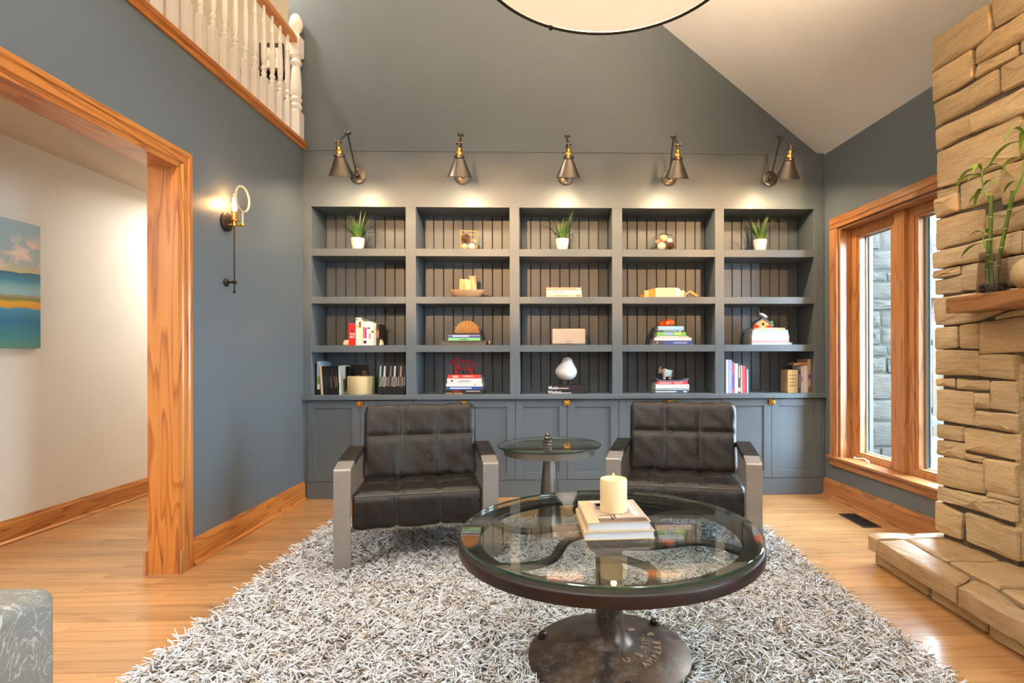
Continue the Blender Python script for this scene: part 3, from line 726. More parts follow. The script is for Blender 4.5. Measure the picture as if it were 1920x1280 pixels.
B(-2.048, 2.394, -0.03, 0.32, 0, 0.04).build('slab', M['cabinet'], wt, bevel=0.004)
EDG = [-2.02, -1.136, -0.274, 0.608, 1.49, 2.369]
cnames = ['leftmost base cabinet, behind the left edge of the left armchair', 'base cabinet right of the leftmost one, behind the left armchair', 'middle base cabinet, behind the round side table', 'base cabinet between the middle one and the rightmost, behind the right armchair', 'rightmost base cabinet, beside the window wall']
for i in range(5):
    x0, x1 = EDG[i], EDG[i + 1]; xm = (x0 + x1) / 2
    cb_ = thing('base_cabinet', 'blue grey shaker ' + cnames[i], 'cabinet', (xm, YB, 0), 0, 'base cabinets under the bookcase')
    xa = -2.048 if i == 0 else x0; xb = 2.390 if i == 4 else x1
    MB().box(xa - xm, xb - xm, 0.022, 0.32, 0.0, 0.833).build('body', M['cabinet'], cb_)
    B(xa - xm + (0.022 if i == 0 else 0), xb - xm, 0.004, 0.022, 0, 0.146).build('plinth', M['cabinet'], cb_, bevel=0.002)
    if i == 0: B(xa - xm, x0 - xm - 0.001, 0.001, 0.022, 0.146, 0.833).build('filler', M['cabinet'], cb_)
    if i == 4: B(x1 - xm + 0.001, xb - xm, 0.001, 0.022, 0.146, 0.833).build('filler', M['cabinet'], cb_)
    for a, b in ((x0 - xm + 0.002, -0.0015), (0.0015, x1 - xm - 0.002)):
        d = MB(); s = 0.066; z0, z1 = 0.149, 0.826
        d.box(a, a + s, 0, 0.02, z0, z1).box(b - s, b, 0, 0.02, z0, z1).box(a + s, b - s, 0, 0.02, z0, z0 + 0.062).box(a + s, b - s, 0, 0.02, z1 - 0.060, z1)
        dr = d.build('door', M['cabinet'], cb_, bevel=0.0012, seg=1)
        B(a + s, b - s, 0.011, 0.018, z0 + 0.062, z1 - 0.060).build('panel', M['cabinet'], dr)
    la = MB().box(-0.026, 0.026, -0.006, 0, 0.776, 0.824).box(-0.026, -0.004, -0.016, -0.006, 0.78, 0.82).box(0.006, 0.026, -0.012, -0.006, 0.778, 0.822)
    lt = la.build('latch', M['brass'], cb_, bevel=0.002)
    MB().lathe([(0.006, 0.0), (0.006, -0.014), (0.012, -0.02), (0.012, -0.026), (0.004, -0.03)], 14, (0.002, -0.014, 0.80), 'y').build('knob', M['brass'], lt, smooth=35)

# ------------------------------------------------------------------ gooseneck wall lamps
LX = [-1.588, -0.716, 0.160, 1.043, 1.915]
lab = ['first pewter swing-arm wall lamp from the left, above the bay with a plant', 'second pewter swing-arm wall lamp from the left, above the cube terrarium', 'middle pewter swing-arm wall lamp, above the middle plant', 'fourth pewter swing-arm wall lamp from the left, above the faceted terrarium', 'rightmost pewter swing-arm wall lamp, under the sloped ceiling']
tw = [0.0, 0.10, 0.02, -0.06, -0.03]
lamp0 = None
for i, x in enumerate(LX):
    if lamp0 is None:
        lp = thing('wall_lamp', lab[0], 'lamp', (x, YB, 2.717), 0, 'swing-arm lamps above the bookcase'); lamp0 = lp
        MB().lathe([(0.066, 0.0), (0.066, -0.010), (0.058, -0.016), (0.02, -0.02), (0.016, -0.04), (0.004, -0.045)], 28, (0, 0, 0), 'y').build('wall_plate', M['nickel'], lp, smooth=35)
        jy = -0.035; E1 = Vector((0, -0.25, 0.263)); E2 = Vector((0, -0.45, 0.117))
        ar = MB().tube([(0, jy, 0), tuple(E1)], 0.0075, 10).ball((0, jy, 0), 0.017); ar.build('lower_arm', M['nickel'], lp, smooth=40)
        MB().lathe([(0.016, -0.024), (0.016, -0.012), (0.010, -0.010), (0.010, 0.010), (0.016, 0.012), (0.016, 0.024)], 14, tuple(E1), 'x').build('elbow_joint', M['nickel'], lp, smooth=35)
        MB().tube([tuple(E1), tuple(E2)], 0.007, 10).build('upper_arm', M['nickel'], lp, smooth=40)
        MB().lathe([(0.014, -0.022), (0.014, -0.012), (0.009, -0.010), (0.009, 0.010), (0.014, 0.012), (0.014, 0.022)], 14, tuple(E2), 'x').cyl((0, -0.45, 0.117), (0, -0.45, 0.085), 0.009).build('shade_joint', M['nickel'], lp, smooth=35)
        TL = math.radians(17); Rt = Matrix.Translation(E2) @ Matrix.Rotation(TL, 4, 'X') @ Matrix.Translation(-E2)
        def tilt(mb): mb.v = [tuple(Rt @ Vector(p)) for p in mb.v]; return mb
        tilt(MB().lathe([(0.010, 0.088), (0.018, 0.082), (0.020, 0.06), (0.017, 0.055), (0.024, 0.045), (0.024, 0.022)], 18, (0, -0.45, 0))).build('socket', M['brass'], lp, smooth=35)
        tilt(MB().lathe([(0.026, 0.030), (0.040, 0.024), (0.042, 0.010), (0.036, 0.004), (0.092, -0.126), (0.096, -0.130), (0.096, -0.134), (0.090, -0.130), (0.033, 0.000), (0.024, 0.006)], 32, (0, -0.45, 0), cap=False)).build('shade', M['nickel'], lp, smooth=40)
        tilt(MB().ball((0, -0.45, -0.098), 0.022, 1, 1, 1.2).cyl((0, -0.45, -0.045), (0, -0.45, 0.0), 0.010)).build('bulb', M['bulb'], lp, smooth=60)
        gl_ = Rt @ Vector((0, -0.45, -0.098))
    else:
        lp = dup(lamp0, (x, YB, 2.717), tw[i], lab[i])
    a = tw[i]
    light('wall_lamp_glow', 'POINT', (x - math.sin(a) * gl_.y, YB + gl_.y * math.cos(a), 2.717 + gl_.z), 60.0, (1.0, 0.70, 0.40), 0.031)

# ------------------------------------------------------------------ sconce with magnifier disc
sc_ = thing('wall_sconce', 'lit bronze wall sconce with bare bulb and round lens on the blue grey wall', 'sconce', (XL, 3.585, 2.06))
MB().lathe([(0.060, 0.0), (0.060, 0.014), (0.052, 0.018), (0.004, 0.019)], 30, (0, 0, 0), 'x').build('wall_plate', M['darksteel'], sc_, smooth=35)
sx = 0.055
MB().tube([(0.015, 0, -0.02), (sx, 0, -0.02)], 0.009, 10).ball((sx, 0, -0.02), 0.014).tube([(sx, 0, -0.02), (sx + 0.055, -0.004, -0.02)], 0.008, 10).ball((sx + 0.055, -0.004, -0.02), 0.012).build('arm', M['brass'], sc_, smooth=40)
MB().lathe([(0.010, -0.02), (0.010, 0.0), (0.022, 0.006), (0.024, 0.014), (0.017, 0.02), (0.017, 0.058), (0.019, 0.06), (0.010, 0.06)], 18, (sx, 0, 0)).build('socket', M['brass'], sc_, smooth=35)
MB().lathe([(0.012, 0.058), (0.016, 0.075), (0.024, 0.10), (0.025, 0.16), (0.018, 0.178), (0.003, 0.186)], 20, (sx, 0, 0)).build('bulb', M['clear'], sc_, smooth=60)
MB().tube([(sx - 0.008, 0, 0.07), (sx - 0.010, 0.004, 0.155), (sx, 0, 0.09), (sx + 0.006, -0.004, 0.16), (sx + 0.010, 0, 0.07)], 0.0045, 6).build('filament', M['filament'], sc_, smooth=50)
rg = [(sx + 0.055, 0.08 * math.cos(t * PI / 16) - 0.004, 0.145 + 0.08 * math.sin(t * PI / 16)) for t in range(32)]
ln = MB().tube(rg, 0.006, 8, closed=True).cyl((sx + 0.055, -0.004, -0.02), (sx + 0.055, -0.004, 0.062), 0.004).build('lens_ring', rgb('pale_ring', 206, 186, 166, 0.4), sc_, smooth=40)
MB().lathe([(0.076, -0.002), (0.076, 0.002)], 32, (sx + 0.055, -0.004, 0.145), 'x').build('lens', M['clear'], ln, smooth=30)
MB().cyl((sx, 0, -0.02), (sx, 0, -0.44), 0.0048).ball((sx, 0, -0.445), 0.010).build('rod', M['darksteel'], sc_, smooth=40)
MB().lathe([(0.026, 0), (0.026, 0.008), (0.018, 0.014), (0.007, 0.016), (0.007, sx)], 18, (0, 0, -0.385), 'x').ball((sx + 0.002, 0, -0.385), 0.014).build('lower_bracket', M['darksteel'], sc_, smooth=40)
light('sconce_glow', 'POINT', (XL + sx, 3.585, 2.06 + 0.115), 5.0, (1.0, 0.45, 0.14), 0.03)

# ------------------------------------------------------------------ drum pendant
gsd = G('linen_lamp_shade'); td = gsd.n('ShaderNodeBsdfTranslucent'); td.inputs[0].default_value = (0.92, 0.84, 0.70, 1)
mxs = gsd.n('ShaderNodeMixShader'); mxs.inputs[0].default_value = 0.65; gsd.set(Base_Color=srgb(214, 204, 186), Roughness=0.9)
gsd.L.new(gsd.b.outputs[0], mxs.inputs[1]); gsd.L.new(td.outputs[0], mxs.inputs[2]); gsd.L.new(mxs.outputs[0], gsd.N['Material Output'].inputs[0]); M['shade'] = gsd.m
PX, PY, PZ, PR = 0.222, 1.955, 2.63, 0.50
pd = thing('pendant_lamp', 'large round drum pendant lamp with frosted diffuser and dark rim', 'lamp', (PX, PY, PZ))
MB().lathe([(PR - 0.012, 0.004), (PR - 0.012, -0.002), (PR, -0.002), (PR + 0.002, 0.0), (PR + 0.002, 0.028), (PR - 0.004, 0.03)], 96, cap=False).build('rim', M['darksteel'], pd, smooth=35)
MB().lathe([(PR - 0.006, 0.03), (PR - 0.006, 0.36), (PR - 0.009, 0.36), (PR - 0.009, 0.03)], 96, cap=False).build('shade', M['shade'], pd, smooth=35)
MB().lathe([(0.001, 0.002), (0.30, 0.003), (PR - 0.013, 0.006), (PR - 0.013, 0.010), (0.001, 0.008)], 96, cap=False).build('diffuser', M['diffuser'], pd, smooth=35)
MB().lathe([(PR - 0.004, 0.35), (PR, 0.35), (PR, 0.366), (PR - 0.012, 0.366)], 96, cap=False).build('top_rim', M['darksteel'], pd, smooth=35)
MB().lathe([(0.40, 0.352), (PR - 0.009, 0.352), (PR - 0.009, 0.356), (0.40, 0.356)], 64, cap=False).build('top_light_baffle', M['white'], pd)  # unseen ring added to keep the pendant's light off the gable
for k in range(4):
    a = k * PI / 2 + 0.42
    B(PR - 0.01, PR + 0.007, -0.007, 0.007, -0.005, 0.034).build('clip', M['darksteel'], pd, rot=(0, 0, a))
    MB().cyl((0.02 * math.cos(a), 0.02 * math.sin(a), 0.355), ((PR - 0.006) * math.cos(a), (PR - 0.006) * math.sin(a), 0.355), 0.006, n=8).build('spoke', M['darksteel'], pd)
cz = min(5.2, 2.93 + 0.812 * (2.395 + 0.07 * (4.7 - PY) - PX)) - PZ
MB().cyl((0, 0, 0.30), (0, 0, cz - 0.02), 0.009).build('rod', M['darksteel'], pd)
MB().lathe([(0.02, cz - 0.06), (0.07, cz - 0.03), (0.07, cz + 0.005)], 24).build('canopy', M['darksteel'], pd, smooth=35)
light('pendant_glow', 'POINT', (PX, PY, PZ + 0.20), 580, (1.0, 0.69, 0.42), 0.12)

# ------------------------------------------------------------------ seascape on the hall wall
pn = thing('seascape_canvas', 'seascape canvas of clouds over teal water on the cream hall wall', 'painting', (XH, 3.0, 1.26))
B(0.002, 0.024, -0.3, 0.876, 0, 0.832).build('stretcher', rgb('canvas_edge', 120, 140, 140, 0.8), pn)
gp = G('seascape_paint'); co = gp.coord('Object'); x_, y_, z_ = gp.sep(co)
nz_ = gp.noise(gp.coord('Object', (1, 1.2, 5)), 4.0, 6, 0.65, 0.8); cl = gp.noise(gp.coord('Object', (1, 1.6, 2.6)), 4.2, 6, 0.6, 0.5)
zz = gp.math('DIVIDE', gp.math('ADD', gp.math('ADD', z_, gp.math('MULTIPLY', gp.math('SUBTRACT', nz_, 0.5), 0.06)), gp.math('MULTIPLY', gp.math('SUBTRACT', y_, 0.87), -0.02)), 0.832)
sea = gp.ramp(zz, [(0.0, srgb(88, 140, 122)), (0.10, srgb(58, 132, 140)), (0.22, srgb(30, 110, 146)), (0.315, srgb(58, 140, 168)), (0.325, srgb(226, 150, 24)), (0.37, srgb(224, 164, 30)), (0.385, srgb(120, 120, 44)), (0.41, srgb(150, 140, 92)), (0.43, srgb(150, 186, 186)), (0.49, srgb(120, 168, 172)), (0.54, srgb(52, 128, 156)), (0.595, srgb(34, 96, 118))])
sky = gp.ramp(zz, [(0.60, srgb(196, 176, 122)), (0.68, srgb(168, 176, 168)), (0.85, srgb(148, 176, 182)), (1.0, srgb(158, 180, 186))])
cm = gp.math('MULTIPLY', gp.ramp(cl, [(0.46, 0.0), (0.58, 1.0)]), gp.ramp(zz, [(0.62, 0.5), (0.72, 1.0), (0.84, 0.9), (0.93, 0.0)]))
sky = gp.mix(cm, sky, gp.mix(gp.noise(co, 14, 4), srgb(238, 190, 156), srgb(232, 212, 196)))
gp.set(Base_Color=gp.mix(gp.math('GREATER_THAN', zz, 0.598), sea, sky), Roughness=0.6); gp.bump(nz_, 0.15, 0.003)
B(0.024, 0.030, -0.3, 0.876, 0, 0.832).build('painted_face', gp.m, pn)

# ------------------------------------------------------------------ floor register
fv = thing('floor_register', 'black metal floor register under the window', 'vent', (2.26, 3.945, 0))
q = MB().box(-0.065, 0.065, -0.165, -0.150, 0, 0.005).box(-0.065, 0.065, 0.150, 0.165, 0, 0.005).box(-0.065, -0.052, -0.150, 0.150, 0, 0.005).box(0.052, 0.065, -0.150, 0.150, 0, 0.005)
q.build('frame', M['black'], fv, bevel=0.001, seg=1)
B(-0.052, 0.052, -0.15, 0.15, 0.0003, 0.0012).build('duct', rgb('duct_black', 6, 6, 8, 0.9), fv)
s0 = None
for i in range(15):
    y = -0.14 + 0.02 * i
    if s0 is None: s0 = B(-0.052, 0.052, -0.004, 0.004, 0.0012, 0.0045).build('slat', M['black'], fv, (0, y, 0))
    else: share('slat', s0, fv, (0, y, 0))
for x in (-0.018, 0.018): B(x - 0.003, x + 0.003, -0.15, 0.15, 0.0014, 0.0046).build('crossbar', M['black'], fv)

# ------------------------------------------------------------------ shag rug
RX0, RX1, RY0, RY1 = -1.53, 1.47, 1.35, 4.02
TX, TY = 0.240, 2.16      # coffee table centre
rug = B(RX0, RX1, RY0, RY1, 0.0, 0.012).build('shag_rug', plain('rug_backing', srgb(84, 78, 76), 0.95, noise=0.3, nscale=60))
tag(rug, 'grey and white shag rug under the armchairs and the iron table', 'rug')
def pile():
    n = 62000
    x = RNG.uniform(RX0 - 0.01, RX1 + 0.01, n); y = RNG.uniform(RY0 - 0.01, RY1 + 0.005, n)
    keep = ((x - TX) ** 2 + (y - TY) ** 2 > 0.300 ** 2)
    x, y = x[keep], y[keep]; n = len(x)
    L = RNG.uniform(0.044, 0.070, n); az = RNG.uniform(0, 2 * PI, n)
    lean = RNG.uniform(0.7, 1.7, n); curl = RNG.uniform(-0.8, 0.8, n); droop = RNG.uniform(0.3, 1.3, n)
    K = 5; P = np.zeros((n, K, 3)); P[:, 0] = np.stack([x, y, np.full(n, 0.010)], 1)
    for k in range(1, K):
        t = (k - 0.5) / (K - 1); el = np.clip(PI / 2 - lean * 0.75 - droop * t, -0.35, PI / 2); a = az + curl * t
        d = np.stack([np.cos(el) * np.cos(a), np.cos(el) * np.sin(a), np.sin(el)], 1)
        P[:, k] = P[:, k - 1] + d * (L / (K - 1))[:, None]
    P[:, :, 2] = np.maximum(P[:, :, 2], 0.008)
    T = np.gradient(P, axis=1); T /= np.linalg.norm(T, axis=2, keepdims=True) + 1e-9
    ref = np.stack([np.cos(az + 1.5), np.sin(az + 1.5), np.zeros(n)], 1)[:, None, :]
    U = np.cross(T, np.broadcast_to(ref, T.shape)); U /= np.linalg.norm(U, axis=2, keepdims=True) + 1e-9
    W = np.cross(T, U)
    r = (RNG.uniform(0.0024, 0.0038, n)[:, None] * np.array([1.0, 1.0, 1.0, 0.95, 0.55])[None, :])[:, :, None]
    V = np.stack([P + r * (math.cos(q) * U + math.sin(q) * W) for q in (0.0, 2 * PI / 3, 4 * PI / 3)], 2)   # n,K,3,3
    verts = V.reshape(-1, 3)
    base = (np.arange(n) * K * 3)[:, None, None]
    fs = []
    for k in range(K - 1):
        for q in range(3):
            q2 = (q + 1) % 3; fs.append([k * 3 + q, k * 3 + q2, (k + 1) * 3 + q2, (k + 1) * 3 + q])
    F = (np.array(fs)[None] + base).reshape(-1, 4)
    me = bpy.data.meshes.new('pile'); nf = len(F)
    me.vertices.add(len(verts)); me.vertices.foreach_set('co', verts.astype(np.float32).ravel())
    me.loops.add(nf * 4); me.loops.foreach_set('vertex_index', F.astype(np.int32).ravel())
    me.polygons.add(nf); me.polygons.foreach_set('loop_start', np.arange(0, nf * 4, 4, dtype=np.int32))
    me.update(); me.polygons.foreach_set('use_smooth', np.ones(nf, dtype=bool))
    at = me.attributes.new('strand', 'FLOAT', 'POINT'); at.data.foreach_set('value', np.repeat(RNG.uniform(0, 1, n), K * 3).astype(np.float32))
    g = G('shag_yarn'); a_ = g.n('ShaderNodeAttribute'); a_.attribute_name = 'strand'
    g.set(Base_Color=g.ramp(a_.outputs['Fac'], [(0.0, srgb(84, 80, 80)), (0.08, srgb(126, 118, 112)), (0.18, srgb(190, 174, 156)), (0.34, srgb(218, 218, 220)), (1.0, srgb(242, 244, 248))]), Roughness=0.75)
    me.materials.append(g.m)
    o = bpy.data.objects.new('pile', me); COL.objects.link(o); o.parent = rug; o['kind'] = 'stuff'
pile()

# ------------------------------------------------------------------ iron wheel coffee table
ct = thing('coffee_table', 'round coffee table of an iron hand wheel on a pedestal with glass top', 'table', (TX, TY, 0.0))
TR = 0.578; DZ = -0.020
MB().lathe([(0.310, 0.018), (0.317, 0.024), (0.317, 0.042), (0.309, 0.050), (0.20, 0.066), (0.10, 0.082), (0.078, 0.094), (0.062, 0.115), (0.054, 0.15), (0.053, 0.45), (0.075, 0.455), (0.075, 0.47), (0.001, 0.47)], 72).build('pedestal', M['iron'], ct, smooth=40)
for k in range(3):
    a = math.radians((161, 40, 277)[k]); R_ = 0.276
    bo = MB().lathe([(0.022, 0.0), (0.022, 0.006), (0.0001, 0.006)], 16).lathe([(0.0165, 0.006), (0.0165, 0.022), (0.012, 0.026), (0.0001, 0.026)], 6)
    bo.build('bolt', M['darksteel'], ct, (R_ * math.cos(a), R_ * math.sin(a), 0.053), smooth=30)
# wheel
rim = MB().lathe([(TR - 0.004, 0.4680), (TR, 0.4720), (TR, 0.5060), (TR - 0.005, 0.5110), (TR - 0.04, 0.5140), (TR - 0.075, 0.5100), (TR - 0.080, 0.5040), (TR - 0.078, 0.4920), (TR - 0.04, 0.4850), (TR - 0.02, 0.4700)], 128, cap=False)
rim.v.append(rim.v[0]); 
rm = rim.build('wheel_rim', M['wheel'], ct, smooth=40)
MB().lathe([(TR + 0.001, 0.4690), (TR + 0.0025, 0.4720), (TR + 0.0025, 0.5040), (TR + 0.001, 0.5070)], 128, cap=False).build('rim_band', M['rimside'], ct, smooth=40)
MB().lathe([(0.001, 0.4680), (0.085, 0.4680), (0.095, 0.4760), (0.095, 0.5000), (0.085, 0.5080), (0.001, 0.5080)], 40).build('hub', M['wheel'], ct, smooth=40)
for k in range(6):
    a0 = math.radians(36 + 60 * k); pts = []
    for j in range(15):
        t = j / 14; r_ = 0.08 + (TR - 0.06 - 0.08) * t; off = math.radians(float(np.interp(t, [0, 0.13, 0.27, 0.42, 0.6, 0.8, 1], [-62, -40, -13, 5, 13, 8, 0])))
        pts.append((r_ * math.cos(a0 + off), r_ * math.sin(a0 + off), 0.4910))
    for _ in range(2): pts = [pts[0]] + [tuple((Vector(pts[j - 1]) + Vector(pts[j]) * 2 + Vector(pts[j + 1])) / 4) for j in range(1, 14)] + [pts[-1]]
    MB().tube(pts, [0.024 - 0.005 * math.sin(PI * j / 14) for j in range(15)], 10, flat=0.62).build('spoke', M['wheel'], ct, smooth=50)
for k, (x, y) in enumerate([(-0.336, -0.402), (0.148, -0.5), (0.316, 0.425), (-0.518, 0.014), (0.4930, -0.108), (-0.22, 0.475)]):
    MB().lathe([(0.012, 0.5135), (0.014, 0.5160), (0.014, 0.5220), (0.0001, 0.5225)], 18).build('bumper', M['clear'], ct, (x, y, 0), smooth=40)
TG = 0.535
gt = MB().lathe([(0.0005, TG - 0.012), (TR - 0.006, TG - 0.012), (TR - 0.004, TG - 0.011)], 128, cap=False).lathe([(0.0005, TG), (TR - 0.006, TG), (TR - 0.004, TG - 0.001)], 128, cap=False)
glass = gt.build('glass_top', M['tglass'], ct)
MB().lathe([(TR - 0.004, TG - 0.011), (TR - 0.0015, TG - 0.009), (TR - 0.0015, TG - 0.003), (TR - 0.004, TG - 0.001)], 128, cap=False).build('glass_edge', M['tedge'], ct, smooth=40)
# raised lettering on the base
def arc_text(body, R_, a_mid, size, step):
    n = len(body)
    for i, chh in enumerate(body):
        if chh == ' ': continue
        a = a_mid + (i - (n - 1) / 2) * step
        z = 0.0505 + (0.309 - R_) * 0.148
        text(chh, M['letters'], ct, (R_ * math.cos(a), R_ * math.sin(a), z), size, Euler((0, 0.0, a + PI / 2)), 'raised_letter', 0.005, 'CENTER', 0.0013)
M['letters'] = plain('worn_raised_iron', srgb(168, 146, 126), 0.4, 0.5, noise=0.2, nscale=20)
arc_text('U.S.TIM. R', 0.152, math.radians(-12), 0.038, math.radians(12.6))
arc_text('AMPERE &', 0.200, math.radians(-15), 0.038, math.radians(10.5))

# candle and books on the glass
def hardback(name, label, cat, loc, w, d, t, cover, rz=0, group=None, pages=None, spine='front'):
    """lying book: spine along the front (y=0) or along the left end (x=0)"""
    r = thing(name, label, cat, loc, rz, group)
    c = min(0.003, t * 0.16)
    if spine == 'front':
        MB().box(0, w, 0, d, 0, c).box(0, w, 0, d, t - c, t).box(0, w, -0.001, c, c, t - c).build('cover', cover, r)
        B(0.004, w - 0.004, c, d - 0.004, c, t - c).build('pages', pages or M['page'], r)
    else:
        MB().box(0, w, 0, d, 0, c).box(0, w, 0, d, t - c, t).box(-0.001, c, 0, d, c, t - c).build('cover', cover, r)
        B(c, w - 0.004, 0.004, d - 0.004, c, t - c).build('pages', pages or M['page'], r)
    return r
wp = plain('white_book_pages', srgb(216, 216, 220), 0.7)
b1 = hardback('hardback_book', 'large pale hardback book at the bottom, on the glass table', 'book', (0.132, 1.982, TG + 0.0005), 0.258, 0.32, 0.030, rgb('cream_cover', 206, 182, 142), 0.045, 'books under the candle', wp, 'left')
b2 = hardback('hardback_book', 'cream hardback with interior photo cover, lying on top under the candle', 'book', (0.144, 1.988, TG + 0.031), 0.233, 0.305, 0.031, rgb('cream_cover', 206, 182, 142), 0.06, 'books under the candle', wp, 'left')
for b_, col, z in ((b1, (176, 168, 162), 0.030), (b2, (198, 178, 156), 0.031)):
    w, d = (0.258, 0.32) if b_ is b1 else (0.233, 0.305)
    B(0.045, w - 0.001, 0.001, d - 0.001, z, z + 0.0006).build('jacket', rgb('jacket%d' % col[0], *col, 0.35), b_)
cv = [(0.045, 0.225, 0.002, 0.050, (104, 84, 76)), (0.060, 0.095, 0.21, 0.26, (86, 60, 54)), (0.068, 0.088, 0.220, 0.252, (200, 180, 164)), (0.055, 0.098, 0.085, 0.094, (66, 44, 38)), (0.096, 0.102, 0.03, 0.094, (86, 60, 54)), (0.108, 0.114, 0.052, 0.094, (74, 52, 46)), (0.120, 0.128, 0.058, 0.094, (232, 226, 216)), (0.185, 0.205, 0.075, 0.27, (226, 224, 222)), (0.209, 0.214, 0.09, 0.27, (236, 234, 232)), (0.055, 0.098, 0.17, 0.205, (128, 92, 80)), (0.046, 0.224, 0.27, 0.294, (212, 196, 180))]
for x0, x1, y0, y1, c in cv: B(x0, x1, y0, y1, 0.0316, 0.0319).build('cover_print', rgb('print_%d_%d' % (c[0], c[1]), *c, 0.35), b2)
cd = thing('pillar_candle', 'ivory flameless pillar candle glowing on the books of the glass table', 'candle', (0.256, 2.140, TG + 0.0632))
MB().lathe([(0.050, 0.0), (0.0525, 0.002), (0.0525, 0.122), (0.050, 0.126), (0.044, 0.124), (0.02, 0.119), (0.0005, 0.118)], 48).build('wax', M['wax'], cd, smooth=40)
MB().lathe([(0.003, 0.118), (0.005, 0.124), (0.0055, 0.132), (0.003, 0.142), (0.0004, 0.147)], 12).build('flame', M['flame'], cd, smooth=50)
light('candle_glow', 'POINT', (0.256, 2.140, TG + 0.0632 + 0.155), 0.10, WARMER, 0.012)

M['pewter'] = plain('brushed_grey_metal', srgb(140, 134, 126), 0.38, 0.8, noise=0.15, nscale=20)
# ------------------------------------------------------------------ side table
st_ = thing('side_table', 'small round glass-topped side table on a tapered metal pedestal', 'table', (0.012, 3.645, 0))
MB().lathe([(0.120, 0.014), (0.125, 0.02), (0.122, 0.03), (0.085, 0.07), (0.070, 0.20), (0.055, 0.36), (0.040, 0.52), (0.036, 0.562), (0.001, 0.562)], 40).build('pedestal', M['pewter'], st_, smooth=40)
MB().lathe([(0.001, 0.560), (0.290, 0.560), (0.300, 0.563), (0.301, 0.606), (0.294, 0.609), (0.288, 0.606), (0.286, 0.580), (0.001, 0.578)], 72, cap=False).build('tray', M['pewter'], st_, smooth=35)
MB().lathe([(0.0005, 0.610), (0.340, 0.610)], 96, cap=False).lathe([(0.0005, 0.620), (0.340, 0.620)], 96, cap=False).build('glass_top', M['tglass'], st_)
MB().lathe([(0.340, 0.610), (0.343, 0.612), (0.343, 0.618), (0.340, 0.620)], 96, cap=False).build('glass_edge', M['tedge'], st_, smooth=40)
for k in range(3):
    a = 0.6 + k * 2 * PI / 3
    MB().lathe([(0.011, 0.606), (0.011, 0.6098), (0.0005, 0.6098)], 14).build('bumper', M['clear'], st_, (0.293 * math.cos(a), 0.293 * math.sin(a), 0))
fn_ = thing('metal_finial', 'small ribbed pewter ornament on the glass side table', 'ornament', (0.0, 3.60, 0.6205))
MB().lathe([(0.030, 0.0), (0.034, 0.004), (0.034, 0.014), (0.026, 0.018), (0.030, 0.022), (0.030, 0.032), (0.020, 0.036), (0.022, 0.040), (0.026, 0.048), (0.020, 0.056)], 12).build('base', M['nickel'], fn_, smooth=30)
MB().lathe([(0.012, 0.055), (0.016, 0.060), (0.017, 0.068), (0.010, 0.078), (0.002, 0.080)], 12).build('tip', M['nickel'], fn_, smooth=40)

# ------------------------------------------------------------------ leather armchairs
def sstep(x): x = min(1, max(0, x)); return x * x * (3 - 2 * x)
def pillow(u, n): # 0 at panel seams, 1 in the middle
    f = (u * n) % 1.0; return (max(0.0, 1 - abs(2 * f - 1) ** 7))
def quilt(W, prof, ncol, seams_v, puff, rnd=0.02, nx=54):
    """closed cushion: profile (y,z) loop swept across x, with puffed panels between seams; returns MB and surface sampler"""
    prof = [Vector(p) for p in prof]; m = len(prof)
    cum = [0.0]
    for a, b in zip(prof, prof[1:] + prof[:1]): cum.append(cum[-1] + (b - a).length)
    cen = sum(prof, Vector((0, 0))) / m
    def pt(u, j):
        p, a, b = prof[j], prof[j - 1], prof[(j + 1) % m]
        t = (b - a).normalized(); nrm = Vector((t.y, -t.x))
        if nrm.dot(p - cen) < 0: nrm = -nrm
        s = cum[j]; pv = 1.0
        for sv in seams_v: pv = min(pv, 1 - math.exp(-((s - sv) / 0.018) ** 2))
        k = pillow(u, ncol) * pv
        edge = min(u, 1 - u) * W
        e = 0.0 if edge > rnd else (1 - math.sqrt(max(0, 1 - (1 - edge / rnd) ** 2)))
        q = p + nrm * (puff * k)
        q = q.lerp(cen, 0) + (cen - q).normalized() * (e * rnd * 1.2)
        near = max([math.exp(-abs(s - sv) / 0.07) for sv in seams_v] + [0.0])
        wr = (0.0026 * math.sin(u * 23 + s * 31) * math.sin(s * 17 + u * 9) + 0.0052 * near * math.sin(u * 78 + 9 * s + 2 * math.sin(u * 13)) ** 3) * k
        q = q + nrm * wr
        return Vector(((u - 0.5) * W, q.x, q.y))
    mb = MB(); us = [0.5 - 0.5 * math.cos(PI * i / nx) * (0.75 + 0.25 * abs(math.cos(PI * i / nx))) for i in range(nx + 1)]
    for u in us:
        for j in range(m): mb.v.append(tuple(pt(u, j)))
    for i in range(nx):
        for j in range(m):
            j2 = (j + 1) % m; mb.f.append((i * m + j, i * m + j2, (i + 1) * m + j2, (i + 1) * m + j))
    mb.f.append(tuple(range(m))); mb.f.append(tuple(nx * m + j for j in reversed(range(m))))
    return mb, pt, cum
def resample(poly, step, closed=True):
    out = []
    n = len(poly)
    for i in range(n if closed else n - 1):
        a, b = Vector(poly[i]), Vector(poly[(i + 1) % n]); k = max(1, int((b - a).length / step))
        out += [a.lerp(b, j / k) for j in range(k)]
    return out
def rounded(poly, r, k=4):
    out = []; n = len(poly)
    for i in range(n):
        p, a, b = Vector(poly[i]), Vector(poly[i - 1]), Vector(poly[(i + 1) % n]); rr = r[i] if isinstance(r, (list, tuple)) else r
        pa = p + (a - p).normalized() * rr; pb = p + (b - p).normalized() * rr
        for j in range(k + 1):
            t = j / k; out.append((1 - t) ** 2 * pa + 2 * t * (1 - t) * p + t * t * pb)
    return out
thread = plain('grey_seam_thread', srgb(104, 98, 92), 0.6)
